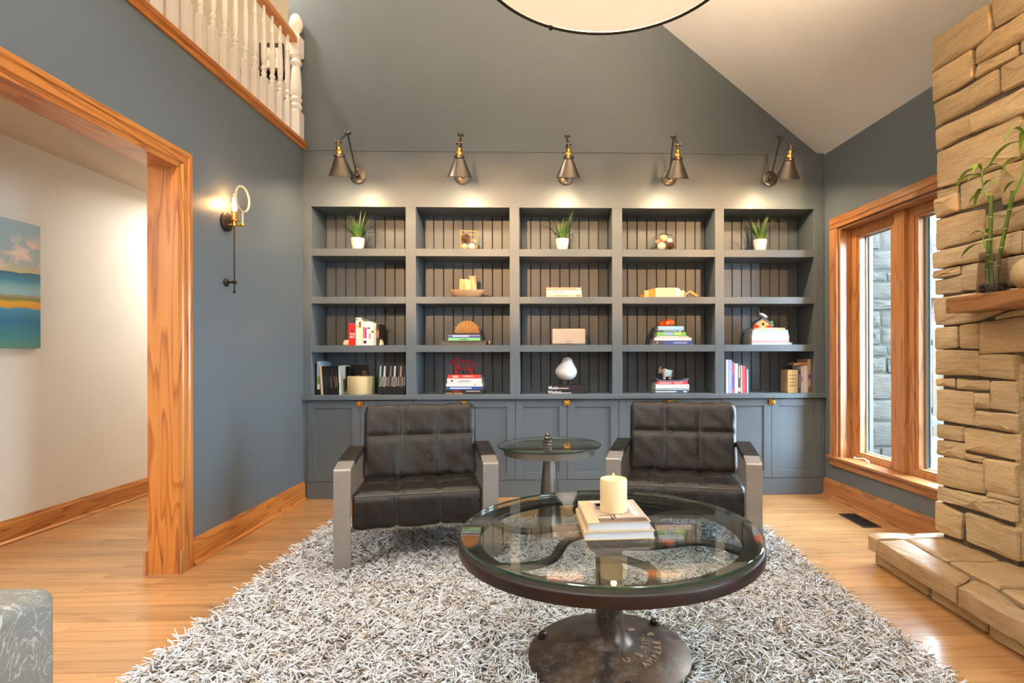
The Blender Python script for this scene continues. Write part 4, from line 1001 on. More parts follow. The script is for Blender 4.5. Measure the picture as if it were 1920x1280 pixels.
def make_chair(label, loc, rz):
    c = thing('leather_armchair', label, 'chair', loc, rz, 'leather armchairs in front of the bookcase')
    hw = 0.405 - 0.044
    for s in (-1, 1):
        xc = s * 0.405; bw = 0.044
        path = rounded([(0.004, 0.0), (0.004, 0.572), (0.16, 0.590), (0.66, 0.604), (0.80, 0.0)], [0.001, 0.012, 0.02, 0.03, 0.001], 4)
        th = 0.020
        # outer line offset inwards to make a flat bar
        P = [Vector(p) for p in path]; inn = []
        for i, p in enumerate(P):
            a = P[max(0, i - 1)]; b = P[min(len(P) - 1, i + 1)]; t = (b - a).normalized(); inn.append(p + Vector((t.y, -t.x)) * th)
        mb = MB(); n = len(P)
        for x in (xc - bw, xc + bw):
            mb.v += [(x, p.x, p.y) for p in P] + [(x, p.x, p.y) for p in inn]
        for i in range(n - 1):
            mb.f += [(i, i + 1, n + i + 1, n + i), (2 * n + i, 2 * n + i + 1, 3 * n + i + 1, 3 * n + i), (i, i + 1, 2 * n + i + 1, 2 * n + i), (n + i, n + i + 1, 3 * n + i + 1, 3 * n + i)]
        mb.f += [(0, n, 3 * n, 2 * n), (n - 1, 2 * n - 1, 4 * n - 1, 3 * n - 1)]
        mb.build('arm_frame', M['steel'], c, bevel=0.0025)
        pad = MB()
        y0, z0, y1, z1 = 0.20, 0.5915, 0.63, 0.603
        zl = lambda y: 0.5905 + (y - 0.16) * 0.028
        pts = []
        pad.v = []
        for y in (0.165, 0.62):
            z = zl(y)
            pad.v += [(xc - bw - 0.004, y, z - 0.026), (xc - bw - 0.004, y, z + 0.004), (xc + bw + 0.004, y, z + 0.004), (xc + bw + 0.004, y, z - 0.026)]
        pad.f = [(0, 1, 2, 3), (7, 6, 5, 4), (0, 4, 5, 1), (1, 5, 6, 2), (2, 6, 7, 3), (3, 7, 4, 0)]
        pad.build('arm_pad', M['leather'], c, bevel=0.003)
    # rails
    MB().box(-0.362, 0.362, 0.03, 0.07, 0.222, 0.242).box(-0.362, 0.362, 0.60, 0.64, 0.20, 0.222).box(-0.362, -0.340, 0.03, 0.66, 0.215, 0.24).box(0.340, 0.362, 0.03, 0.66, 0.215, 0.24).build('seat_frame', M['steel'], c, bevel=0.002)
    # seat cushion
    pr = rounded([(0.012, 0.244), (0.016, 0.425), (0.64, 0.395), (0.66, 0.232)], [0.02, 0.030, 0.03, 0.02], 5)
    pr = resample([(p.x, p.y) for p in pr], 0.016)
    zs = [i for i, p in enumerate(pr)]
    cum = [0.0]
    for a, b in zip(pr, pr[1:] + pr[:1]): cum.append(cum[-1] + (b - a).length)
    jf = min(range(len(pr)), key=lambda i: (pr[i] - Vector((0.02, 0.415))).length)
    jm = min(range(len(pr)), key=lambda i: (pr[i] - Vector((0.30, 0.412))).length)
    mb, pt, cm_ = quilt(0.715, pr, 3, [cum[jf], cum[jm]], 0.014, 0.022)
    seat = mb.build('seat_cushion', M['leather'], c, smooth=60)
    us = lambda n: [i / n for i in range(n + 1)]
    th_ = MB()
    th_.tube([pt(0.02 + 0.96 * u, jf) + Vector((0, -0.001, 0.002)) for u in us(40)], 0.0028, 6)
    th_.tube([pt(0.02 + 0.96 * u, jm) + Vector((0, 0, 0.0005)) for u in us(40)], 0.0014, 5)
    for u in (1 / 3, 2 / 3): th_.tube([pt(u, j) for j in range(2, jm + 14)], 0.0016, 5)
    th_.build('seam', thread, seat, smooth=50)
    # back cushion, leaning back
    pb = rounded([(0.520, 0.395), (0.655, 0.862), (0.790, 0.835), (0.665, 0.365)], [0.05, 0.045, 0.045, 0.04], 6)
    pb = resample([(p.x, p.y) for p in pb], 0.016)
    cum = [0.0]
    for a, b in zip(pb, pb[1:] + pb[:1]): cum.append(cum[-1] + (b - a).length)
    jb = min(range(len(pb)), key=lambda i: (pb[i] - Vector((0.596, 0.655))).length)
    jt = min(range(len(pb)), key=lambda i: (pb[i] - Vector((0.70, 0.86))).length)
    mb, pt, cm_ = quilt(0.725, pb, 3, [cum[jb], cum[jt]], 0.013, 0.030)
    back = mb.build('back_cushion', M['leather'], c, smooth=60)
    th_ = MB()
    th_.tube([pt(0.03 + 0.94 * u, jb) for u in us(40)], 0.0014, 5)
    lo = min(range(len(pb)), key=lambda i: (pb[i] - Vector((0.535, 0.44))).length)
    for u in (1 / 3, 2 / 3): th_.tube([pt(u, j) for j in range(min(lo, jt), max(lo, jt))], 0.0016, 5)
    th_.build('seam', thread, back, smooth=50)
    # back frame
    MB().box(-0.34, 0.34, 0.70, 0.715, 0.25, 0.80).build('back_panel', M['black'], c, rot=(-0.0, 0, 0))
    return c
make_chair('dark leather armchair with steel frame, left of the round side table', (-0.725, 3.125, 0.01), math.radians(11.5))
make_chair('dark leather armchair with steel frame, right of the candle, before the middle-right cabinets', (0.787, 3.215, 0.01), math.radians(-14))

# grey leather armchair corner at the near left
ga = thing('grey_armchair', 'grey crackled leather armchair, only its arm in view at the near left', 'chair', (-1.29, 1.50, 0))
def soft(x0, x1, y0, y1, z0, z1, name, r=0.045):
    return B(x0, x1, y0, y1, z0, z1).build(name, M['gleather'], ga, bevel=r, seg=5, smooth=70)
soft(-0.20, 0.0, -0.85, 0.0, 0.06, 0.60, 'arm', 0.035); soft(-1.0, -0.80, -0.85, 0.0, 0.06, 0.60, 'arm', 0.035)
soft(-0.80, -0.20, -0.80, -0.04, 0.06, 0.28, 'base', 0.02); soft(-0.795, -0.205, -0.62, 0.01, 0.28, 0.44, 'seat_cushion', 0.05); soft(-1.0, 0.0, -1.02, -0.80, 0.06, 0.82, 'backrest', 0.05)
for x in (-0.93, -0.07):
    for y in (-0.95, -0.08): MB().lathe([(0.018, 0), (0.026, 0.065)], 14, (x, y, 0)).build('foot', M['black'], ga)

# ------------------------------------------------------------------ things on the shelves
FY = 4.745          # fronts of the shelf things
R1, R2, R3, R4 = 2.109, 1.703, 1.293, 0.874
EPS = 0.0006
leaf_src = {}
def blade(k):
    """one arching strap leaf, a few shared shapes"""
    if k in leaf_src: return leaf_src[k]
    L = (0.20, 0.25, 0.24, 0.24, 0.22)[k]; bend = (0.3, 0.15, 0.45, 0.9, 1.25)[k]
    mb = MB(); n = 8; p = Vector((0, 0, 0)); el = PI / 2 - 0.10
    for i in range(n + 1):
        t = i / n; w = 0.0085 * (1 - t ** 2.2) + 0.0006
        mb.v += [(-w, p.y, p.z), (0, p.y + 0.0025, p.z - 0.001), (w, p.y, p.z)]
        e = el - bend * t * 1.3; p = p + Vector((0, -math.cos(e), math.sin(e))) * (L / n)
    for i in range(n):
        for q in (0, 1): mb.f.append((i * 3 + q, i * 3 + q + 1, i * 3 + q + 4, i * 3 + q + 3))
    leaf_src[k] = mb; return mb
gl = G('strap_leaf'); z_ = gl.sep(gl.coord('Object'))[2]
gl.set(Base_Color=gl.mix(gl.rnd(), gl.ramp(gl.math('DIVIDE', z_, 0.22), [(0.0, srgb(150, 160, 70)), (0.35, srgb(70, 122, 44)), (1.0, srgb(96, 130, 84))]), gl.ramp(gl.math('DIVIDE', z_, 0.22), [(0.0, srgb(120, 140, 60)), (0.4, srgb(52, 96, 52)), (1.0, srgb(150, 146, 110))])), Roughness=0.45)
M['leaf'] = gl.m
blade_obj = {}
def pot_plant(x, label, seed, tilt):
    rr = random.Random(seed)
    t = thing('potted_grass', label, 'plant', (x, FY + 0.07, R1 + EPS), 0, 'potted grass plants on the top shelf')
    MB().lathe([(0.036, 0.0), (0.040, 0.003), (0.048, 0.03), (0.056, 0.07), (0.059, 0.105), (0.056, 0.108), (0.052, 0.104), (0.050, 0.09)], 32, cap=False).lathe([(0.0005, 0.0), (0.038, 0.0005)], 32, cap=False).build('pot', M['white_ceramic'], t, smooth=40)
    MB().lathe([(0.0005, 0.094), (0.050, 0.092)], 24, cap=False).build('soil', rgb('potting_soil', 60, 48, 38, 0.95), t)
    for i in range(26):
        k = i % 5 if i > 9 else (i % 3); a = 2 * PI * i / 26 * 2.618 + rr.uniform(-.3, .3)
        lean = rr.uniform(0.05, 0.30) + (0.22 if k > 2 else 0)
        rot = Euler((lean, 0, a)); p = (0.016 * math.sin(a), -0.016 * math.cos(a), 0.092)
        if k not in blade_obj:
            blade_obj[k] = blade(k).build('leaf', M['leaf'], t, p, rot, smooth=60)
        else: share('leaf', blade_obj[k], t, p, rot, (1, 1, rr.uniform(0.82, 1.08)))
    return t
pot_plant(-1.632, 'grass plant in a white pot in the leftmost bay of the top shelf', 3, 0.2)
pot_plant(0.132, 'grass plant in a white pot in the middle bay of the top shelf', 5, 0.0)
pot_plant(1.877, 'grass plant in a white pot in the rightmost bay of the top shelf', 8, 0.0)

def pinecone(label, loc, r, rot, group):
    t = thing('pine_cone', label, 'pine cone', loc, 0, group); m = plain('cone_brown', srgb(96, 62, 40), 0.7, noise=0.3) if 'cone' not in M else M['cone']; M['cone'] = m
    mb = MB().ball((0, 0, 0), r * 0.6, 1, 1, 1.15)
    for i in range(46):
        h = -1 + 2 * (i + 0.5) / 46; a = i * 2.39996; q = math.sqrt(max(0, 1 - h * h))
        c = Vector((q * math.cos(a) * r * 0.62, q * math.sin(a) * r * 0.62, h * r * 0.8)); d = (Vector((q * math.cos(a), q * math.sin(a), h * 0.5 + 0.45))).normalized()
        s = d.cross(Vector((0, 0, 1))).normalized() * r * 0.20; tip = c + d * r * 0.42
        up_ = s.cross(d).normalized() * r * 0.07
        mb.add([c + s * 0.6, c - s * 0.6, tip - s, tip + s, tip + up_ * 2], [(0, 1, 2, 3), (3, 2, 4), (0, 3, 4), (1, 4, 2), (0, 4, 1)])
    mb.build('scales', m, t, rot=rot); return t
def deco_ball(label, loc, r, col, group):
    t = bpy.data.meshes.new('deco_ball'); bm = bmesh.new(); bmesh.ops.create_icosphere(bm, subdivisions=3, radius=r)
    for v in bm.verts:
        k = math.sin(v.co.x / r * 7 + v.co.z / r * 3) * math.sin(v.co.y / r * 8 - v.co.z / r * 5); v.co *= 1 + 0.06 * k
    bm.to_mesh(t); bm.free(); t.polygons.foreach_set('use_smooth', [True] * len(t.polygons)); t.materials.append(plain('woven_ball', srgb(*col), 0.8, noise=0.2, nscale=60, bump=0.4))
    o = bpy.data.objects.new('deco_ball', t); COL.objects.link(o); o.location = loc; tag(o, label, 'ball', group); return o
gold = plain('gold_wire', srgb(214, 170, 96), 0.3, 1.0)
# cube terrarium
tc = thing('cube_terrarium', 'gold edged glass cube filled with pine cone and pale balls', 'terrarium', (-0.684, FY + 0.085, R1 + EPS), 0.16)
cw = 0.07; ch = 0.165
P8 = [Vector((sx_ * cw, sy_ * cw, z)) for z in (0.004, ch) for sx_, sy_ in ((-1, -1), (1, -1), (1, 1), (-1, 1))]
w_ = MB()
for i in range(4):
    w_.cyl(P8[i], P8[(i + 1) % 4], 0.003, n=6).cyl(P8[4 + i], P8[4 + (i + 1) % 4], 0.003, n=6).cyl(P8[i], P8[4 + i], 0.003, n=6)
w_.build('wire_frame', gold, tc, smooth=50)
for i in range(4):
    a, b = P8[i], P8[(i + 1) % 4]; MB().add([a, b, b + Vector((0, 0, ch - 0.004)), a + Vector((0, 0, ch - 0.004))], [(0, 1, 2, 3)]).build('pane', M['clear'], tc)
MB().box(-cw, cw, -cw, cw, 0.0, 0.003).build('base', M['clear'], tc)
X0, Y0, Z0 = -0.684, FY + 0.085, R1 + 0.004
pinecone('pine cone inside the gold edged glass cube', (X0 - 0.025, Y0 - 0.02, Z0 + 0.100), 0.042, (0.5, 0.6, 0), 'fillings of the glass cube')
deco_ball('peach ball at the bottom left inside the glass cube', (X0 - 0.030, Y0 - 0.022, Z0 + 0.031), 0.031, (232, 190, 150), 'fillings of the glass cube')
deco_ball('white woven ball at the bottom right inside the glass cube', (X0 + 0.032, Y0 - 0.022, Z0 + 0.033), 0.033, (238, 232, 222), 'fillings of the glass cube')
deco_ball('grey brown ball above the white one inside the glass cube', (X0 + 0.025, Y0 + 0.005, Z0 + 0.085), 0.024, (150, 120, 104), 'fillings of the glass cube')
deco_ball('small white ball near the right pane inside the glass cube', (X0 + 0.040, Y0 + 0.028, Z0 + 0.090), 0.022, (236, 228, 220), 'fillings of the glass cube')
# faceted terrarium
tp = thing('faceted_terrarium', 'faceted glass globe with gold edges full of shells and cones', 'terrarium', (1.034, FY + 0.115, R1 + EPS + 0.0905), 0.3)
bm = bmesh.new(); bmesh.ops.create_icosphere(bm, subdivisions=1, radius=1.0)
bmesh.ops.create_icosphere(bm, subdivisions=1, radius=1.0) if False else None
for v in bm.verts: v.co = Vector((v.co.x * 0.114, v.co.y * 0.105, max(-0.087, min(0.087, v.co.z * 0.105))))
me = bpy.data.meshes.new('glass_shell'); bm.to_mesh(me); me.materials.append(M['clear'])
ew = MB()
big = bmesh.new(); bmesh.ops.create_icosphere(big, subdivisions=1, radius=1.0)
for i, e in enumerate(bm.edges):
    a, b = e.verts
    if (i * 7) % 5 < 2: ew.cyl(a.co, b.co, 0.0022, n=5)
bm.free(); big.free()
o = bpy.data.objects.new('glass_shell', me); COL.objects.link(o); o.parent = tp
ew.build('wire_frame', gold, tp, smooth=50)
X0, Y0, Z0 = 1.034, FY + 0.115, R1 + 0.006
gn = 'fillings of the faceted glass globe'
deco_ball('large pale shell ball at the bottom left inside the faceted globe', (X0 - 0.028, Y0 - 0.035, Z0 + 0.044), 0.038, (236, 220, 198), gn)
pinecone('pine cone at the bottom right inside the faceted globe', (X0 + 0.048, Y0 - 0.025, Z0 + 0.045), 0.036, (0.3, 0.9, 0), gn)
deco_ball('peach shell ball at the top inside the faceted globe', (X0 - 0.005, Y0 - 0.005, Z0 + 0.120), 0.036, (238, 200, 160), gn)
deco_ball('small white ball at the right inside the faceted globe', (X0 + 0.050, Y0 - 0.005, Z0 + 0.100), 0.026, (236, 230, 222), gn)
deco_ball('grey brown ball at the left inside the faceted globe', (X0 - 0.055, Y0 + 0.015, Z0 + 0.090), 0.026, (168, 140, 116), gn)

# bowl with candles
wb = thing('wooden_bowl', 'shallow pale wooden bowl holding three candles', 'bowl', (-0.692, FY + 0.10, R2 + EPS))
mb = MB().lathe([(0.0005, 0.0), (0.085, 0.0), (0.125, 0.022), (0.165, 0.062), (0.168, 0.070), (0.160, 0.070), (0.120, 0.034), (0.080, 0.016), (0.0005, 0.014)], 48, cap=False)
mb.v = [(x, y * 0.58, z + (0.004 * math.cos(2 * math.atan2(y, x)) if z > 0.03 else 0)) for x, y, z in mb.v]
mb.build('bowl', plain('whitewashed_wood', srgb(206, 172, 138), 0.6, noise=0.25, nscale=9, bump=0.2), wb, smooth=45)
for x, y, h, lb in ((-0.043, 0.012, 0.155, 'shorter left candle in the wooden bowl'), (0.040, 0.016, 0.182, 'tallest candle, at the right in the wooden bowl'), (0.002, -0.036, 0.138, 'lowest candle, at the front in the wooden bowl')):
    c = thing('bowl_candle', lb, 'candle', (-0.692 + x, FY + 0.10 + y, R2 + 0.0155), 0, 'candles in the wooden bowl')
    m = MB().lathe([(0.034, 0), (0.0355, 0.002), (0.0355, h - 0.003), (0.033, h), (0.029, h - 0.004), (0.022, h - 0.016), (0.0005, h - 0.020)], 32)
    m.v = [(a, b, z + (0.005 * math.sin(3 * math.atan2(b, a) + x * 90) if z > h - 0.006 else 0)) for a, b, z in m.v]
    m.build('wax', M['wax'], c, smooth=40); MB().cyl((0, 0, h - 0.021), (0, 0, h - 0.006), 0.0015, n=6).build('wick', M['black'], c)

def stack(specs, y=FY, grp=None, skew=True):
    for i, (x0, x1, z0, z1, col, lb, d, *tx) in enumerate(specs):
        cv_ = rgb('cover_%d_%d_%d' % col, *col, 0.4)
        b = hardback('book', lb, 'book', (x0, y + random.uniform(0, 0.006), z0), x1 - x0, d, z1 - z0 - 0.0004, cv_, random.uniform(-0.01, 0.01), grp)
        for q in tx: q(b, x1 - x0, z1 - z0)
def T(body, col, x, size, zf=0.25, bold=0.0, sx=1.0):
    return lambda b, w, t: text(body, rgb('ink_%d_%d_%d' % col, *col), b, (x, -0.0012, t * zf), size, bold=bold, sx=sx)
def bar(col, x0, x1, f0=0.3, f1=0.7):
    return lambda b, w, t: B(x0, x1, -0.0016, -0.001, t * f0, t * f1).build('spine_print', rgb('ink_%d_%d_%d' % col, *col), b)
g1 = 'pink and cream books in the middle bay'
stack([(-0.008, 0.300, R2 + .0006, 1.732, (236, 218, 186), 'cream book at the bottom of the pink topped pile', 0.22, bar((150, 128, 92), 0.07, 0.2, .4, .6), bar((206, 120, 96), 0.255, 0.30)),
       (-0.006, 0.296, 1.732, 1.764, (232, 222, 220), 'pale grey book in the middle of the pink topped pile', 0.21, bar((170, 160, 176), 0.04, 0.15, .4, .65)),
       (-0.009, 0.294, 1.764, 1.789, (246, 168, 150), 'salmon pink book on top of the pile', 0.20, bar((250, 214, 196), 0.26, 0.295))], grp=g1)

# wooden float with rope
bu = thing('wooden_float', 'painted wooden float with orange band, rope loop and tag', 'float', (0.805, FY + 0.06, R2 + EPS))
def blk(x0, x1, h0, h1, col, name):
    MB().add([(x0, -h0 * .62, 0), (x0, h0 * .62, 0), (x0, h0 * .62, h0), (x0, -h0 * .62, h0), (x1, -h1 * .62, 0), (x1, h1 * .62, 0), (x1, h1 * .62, h1), (x1, -h1 * .62, h1)],
             [(0, 1, 2, 3), (7, 6, 5, 4), (0, 4, 5, 1), (1, 5, 6, 2), (2, 6, 7, 3), (3, 7, 4, 0)]).build(name, plain(name + '_paint', srgb(*col), 0.6, noise=0.16, nscale=30), bu, bevel=0.005)
blk(0.0, 0.038, 0.026, 0.034, (150, 84, 20), 'end_peg'); blk(0.037, 0.080, 0.062, 0.066, (240, 178, 116), 'peach_block'); blk(0.079, 0.130, 0.070, 0.080, (226, 138, 52), 'orange_band')
blk(0.130, 0.315, 0.084, 0.086, (238, 206, 172), 'body'); blk(0.314, 0.350, 0.085, 0.076, (240, 230, 222), 'white_band'); blk(0.350, 0.386, 0.060, 0.066, (238, 208, 176), 'neck')
MB().tube([(0.384, 0, 0.060), (0.402, 0, 0.050), (0.408, 0, 0.025), (0.398, 0, 0.006), (0.386, 0, 0.008)], 0.005, 8).tube([(0.404, 0, 0.028), (0.420, -0.01, 0.040), (0.440, -0.015, 0.058), (0.458, -0.01, 0.056)], 0.0055, 8).build('rope', rgb('cotton_rope', 232, 208, 176, 0.9), bu, smooth=50)
B(0, 0.075, -0.012, 0.012, -0.012, 0.012).build('tag', plain('tag_wood', srgb(214, 156, 84), 0.6, noise=0.2), bu, (0.445, -0.01, 0.053), (0, 0.52, 0), bevel=0.004)

# row three: red and white books between stone bookends
def bookend(lb, x, w, h, k):
    t = bpy.data.meshes.new('stone_bookend'); bm = bmesh.new(); bmesh.ops.create_icosphere(bm, subdivisions=2, radius=1)
    rr = random.Random(k)
    for v in bm.verts:
        v.co = Vector((v.co.x * w / 2 * rr.uniform(.85, 1.1), v.co.y * 0.045 * rr.uniform(.85, 1.1), max(-0.2, v.co.z) * h * 0.83 * rr.uniform(.9, 1.05) + h * 0.17))
        v.co.z = max(0.0, v.co.z)
    bm.to_mesh(t); bm.free(); t.materials.append(plain('pale_quartz', srgb(232, 206, 172), 0.55, noise=0.12, nscale=30, bump=0.3))
    o = bpy.data.objects.new('stone_bookend', t); COL.objects.link(o); o.location = (x, FY + 0.05, R3 + EPS); tag(o, lb, 'bookend', 'stone bookends'); return o
bookend('rough pale stone bookend left of the red book', -1.719, 0.062, 0.054, 1); bookend('pale stone bookend right of the white paperbacks', -1.437, 0.062, 0.056, 2)
def upright(x0, x1, h, col, lb, z, grp, d=0.17, lean=0.0, y=FY, tx=(), pages=True):
    t = thing('book', lb, 'book', (x0, y, z + EPS), 0, grp); w = x1 - x0 - 0.0006; c = min(0.0022, w * 0.2)
    t.rotation_euler = (0, lean, 0)
    MB().box(0, c, 0, d, 0, h).box(w - c, w, 0, d, 0, h).box(c, w - c, -0.0008, c, 0, h).build('cover', rgb('cover_%d_%d_%d' % col, *col, 0.4), t)
    B(c, w - c, c, d - 0.004, 0.003, h - 0.003).build('pages', M['page'], t)
    for q in tx: q(t, w, h)
    return t
def band(col, f0, f1, a=0.1, b=0.9): return lambda t, w, h: B(w * a, w * b, -0.0014, -0.0008, h * f0, h * f1).build('spine_print', rgb('ink_%d_%d_%d' % col, *col), t)
def HT(body, col, zf, size, sx=1.0): return lambda t, w, h: text(body, rgb('ink_%d_%d_%d' % col, *col), t, (w / 2, -0.0013, h * zf), size, align='CENTER', sx=sx, bold=0.0004)
g3 = 'books between the stone bookends'
upright(-1.686, -1.629, 0.190, (226, 24, 28), 'thick red book with white spine lettering beside the left bookend', R3, g3, tx=(HT('THE', (250, 236, 232), 0.46, 0.026), HT('BIG', (250, 236, 232), 0.33, 0.026), band((40, 40, 110), 0.60, 0.66, .3, .7), band((90, 80, 170), 0.95, 1.0, .2, .8)))
upright(-1.628, -1.580, 0.236, (238, 236, 228), 'tallest white book with yellow mark, right of the red book', R3, g3, tx=(band((236, 208, 40), 0.66, 0.71, 0, .6), band((120, 90, 74), 0.64, 0.86, .55, .95), band((90, 120, 100), 0.90, 0.95, .1, .4)))
upright(-1.579, -1.566, 0.214, (232, 228, 222), 'thin white paperback right of the tallest white book', R3, g3)
upright(-1.565, -1.535, 0.203, (240, 238, 238), 'white paperback with orange and purple stripe', R3, g3, tx=(band((232, 96, 40), 0.3, 0.78, .0, .45), band((140, 50, 150), 0.3, 0.74, .5, .98), band((40, 40, 44), 0.08, 0.2)))
upright(-1.534, -1.503, 0.206, (244, 242, 242), 'white paperback with violet block in the middle of the row', R3, g3, tx=(band((60, 60, 90), 0.68, 0.74), band((190, 130, 196), 0.28, 0.5, .55, 1.0)))
upright(-1.502, -1.476, 0.196, (236, 234, 230), 'white paperback with a dark red dot near its middle', R3, g3, tx=(band((120, 20, 40), 0.54, 0.64, .3, .9),))
upright(-1.475, -1.455, 0.188, (178, 206, 190), 'pale green paperback near the right bookend', R3, g3)
upright(-1.454, -1.431, 0.182, (52, 34, 28), 'dark brown paperback with face cover behind the right bookend', R3, g3, y=FY + 0.0, tx=(band((176, 110, 74), 0.35, 0.7, .2, .9),))

# folded-page fan on books and a grey box
gx = thing('grey_box', 'flat grey box under the green book and folded fan', 'box', (-0.910, FY + 0.01, R3 + EPS))
MB().box(0, 0.385, 0, 0.24, 0, 0.030).build('base', rgb('taupe_box', 96, 88, 80, 0.6), gx, bevel=0.002); MB().box(-0.002, 0.387, -0.002, 0.242, 0.0305, 0.038).build('lid', rgb('taupe_box', 96, 88, 80, 0.6), gx, bevel=0.002)
g4 = 'books under the folded page fan'
zb_ = R3 + 0.0392
stack([(-0.846, -0.574, zb_, zb_ + .025, (130, 206, 140), 'mint green book lying on the grey box', 0.20, bar((60, 110, 70), 0.095, 0.165, .3, .6)),
       (-0.848, -0.574, zb_ + .025, zb_ + .050, (70, 90, 160), 'blue book on the mint green book', 0.20, bar((190, 200, 232), 0.04, 0.18, .35, .75), bar((160, 176, 226), 0.0, 0.272, .75, .95)),
       (-0.844, -0.570, zb_ + .050, zb_ + .064, (46, 34, 28), 'thin dark brown book under the folded fan', 0.20)], grp=g4)
ff = thing('folded_book', 'old book with pages folded into a tan half-round fan', 'book', (-0.690, FY + 0.07, zb_ + 0.0645))
for i in range(33):
    a = PI * (i + 0.5) / 33; jr = 0.104 + 0.006 * math.sin(i * 2.1)
    ya = -0.06 + 0.012 * (i % 2); MB().add([(0, ya, 0.003), (jr * math.cos(a - 0.012), ya, 0.003 + jr * math.sin(a - 0.012)), (jr * math.cos(a + 0.034), ya, 0.003 + jr * math.sin(a + 0.034)), (0, 0.06, 0.003), (jr * math.cos(a - 0.012), 0.06, 0.003 + jr * math.sin(a - 0.012)), (jr * math.cos(a + 0.034), 0.06, 0.003 + jr * math.sin(a + 0.034))],
             [(0, 1, 2), (3, 5, 4), (0, 3, 4, 1), (1, 4, 5, 2), (2, 5, 3, 0)]).build('page_fold', rgb('tan_paper', 226, 176, 112, 0.8), ff)
MB().box(-0.112, 0.112, -0.064, 0.064, 0.0, 0.0025).build('cover', rgb('brown_board', 74, 52, 34, 0.6), ff)
pr_ = thing('metal_pear', 'tiny tarnished metal pear standing right of the grey box', 'ornament', (-0.500, FY + 0.05, R3 + EPS))
MB().lathe([(0.006, 0), (0.015, 0.004), (0.018, 0.016), (0.013, 0.030), (0.008, 0.040), (0.003, 0.044)], 16).build('body', plain('tarnished_brass', srgb(130, 116, 88), 0.4, 0.8), pr_, smooth=50)
MB().cyl((0, 0, 0.043), (0.003, 0, 0.052), 0.0015, n=6).build('stem', M['black'], pr_)
# speaker
sp = thing('speaker', 'beige mesh fronted table speaker with an oval mark', 'speaker', (0.186, FY + 0.02, R3 + EPS))
B(-0.146, 0.146, 0, 0.12, 0.003, 0.142).build('cabinet', rgb('beige_plastic', 176, 160, 146, 0.5), sp, bevel=0.014, seg=4, smooth=50)
gg = G('speaker_mesh'); gg.set(Base_Color=srgb(184, 168, 152), Roughness=0.6); gg.bump(gg.voro(gg.coord('Object'), 320), 0.35, 0.003)
B(-0.140, 0.140, -0.004, 0.004, 0.012, 0.136).build('grille', gg.m, sp, bevel=0.0035, seg=3)
MB().tube([(0.022 * math.copysign(abs(math.cos(a)) ** .6, math.cos(a)), -0.0045, 0.026 + 0.0085 * math.copysign(abs(math.sin(a)) ** .8, math.sin(a))) for a in [k * PI / 14 for k in range(28)]], 0.0014, 6, closed=True).build('oval_mark', rgb('mark_grey', 84, 72, 64), sp)
MB().box(-0.12, 0.12, 0.01, 0.10, 0, 0.003).build('foot', M['black'], sp)
MB().tube([(-0.14, 0.10, 0.02), (-0.155, 0.09, 0.03), (-0.160, 0.07, 0.045), (-0.150, 0.06, 0.058), (-0.158, 0.05, 0.03), (-0.15, 0.05, 0.008)], 0.003, 6).build('power_cord', M['black'], sp, smooth=50)

# pile with the orange gourd
g5 = 'books under the orange gourd'
stack([(0.925, 1.257, R3 + .0006, 1.331, (58, 78, 150), 'navy blue book at the bottom under the orange gourd', 0.25, T('SUBMERGED', (206, 214, 238), 0.165, 0.022, 0.28), bar((70, 60, 78), 0.0, 0.09, .02, .98), bar((230, 232, 240), 0.02, 0.03, .35, .7)),
       (0.928, 1.247, 1.331, 1.356, (236, 226, 224), 'white book lying on the navy blue one', 0.24),
       (0.944, 1.224, 1.356, 1.371, (196, 176, 160), 'thin tan book with pale title above the white one', 0.21, bar((240, 238, 236), 0.02, 0.19, .3, .7)),
       (0.949, 1.201, 1.371, 1.404, (110, 186, 96), 'green and blue patterned book in the gourd pile', 0.21, bar((140, 170, 226), 0.06, 0.14, .2, .9), bar((176, 210, 130), 0.15, 0.21, .3, .9)),
       (0.946, 1.182, 1.404, 1.420, (44, 70, 84), 'thin dark teal book in the gourd pile', 0.21, bar((170, 190, 200), 0.06, 0.18, .3, .65), bar((236, 236, 236), 0.19, 0.215, .3, .7)),
       (0.958, 1.182, 1.420, 1.455, (150, 196, 232), 'sky blue book on top, under the orange gourd', 0.20)], grp=g5)
og = MB().lathe([(0.002, -0.030), (0.02, -0.030), (0.046, -0.018), (0.056, 0.0), (0.046, 0.020), (0.02, 0.030), (0.002, 0.026)], 48)
og.v = [((x * (1 + 0.12 * math.cos(7 * math.atan2(y, x)))) * 1.25, y * (1 + 0.12 * math.cos(7 * math.atan2(y, x))), z + 0.008 * math.sin(x * 55)) for x, y, z in og.v]
gt_ = thing('orange_gourd', 'glossy orange ribbed glass gourd on the sky blue book', 'ornament', (1.049, FY + 0.09, 1.4848))
og.build('body', plain('orange_glass', srgb(238, 92, 22), 0.12, noise=0.25, nscale=14), gt_, smooth=60)
MB().tube([(0.0, 0, 0.024), (0.01, -0.01, 0.034), (0.022, -0.014, 0.030)], [0.006, 0.005, 0.003], 8).build('stem', plain('amber_glass', srgb(246, 150, 60), 0.12), gt_, smooth=50)

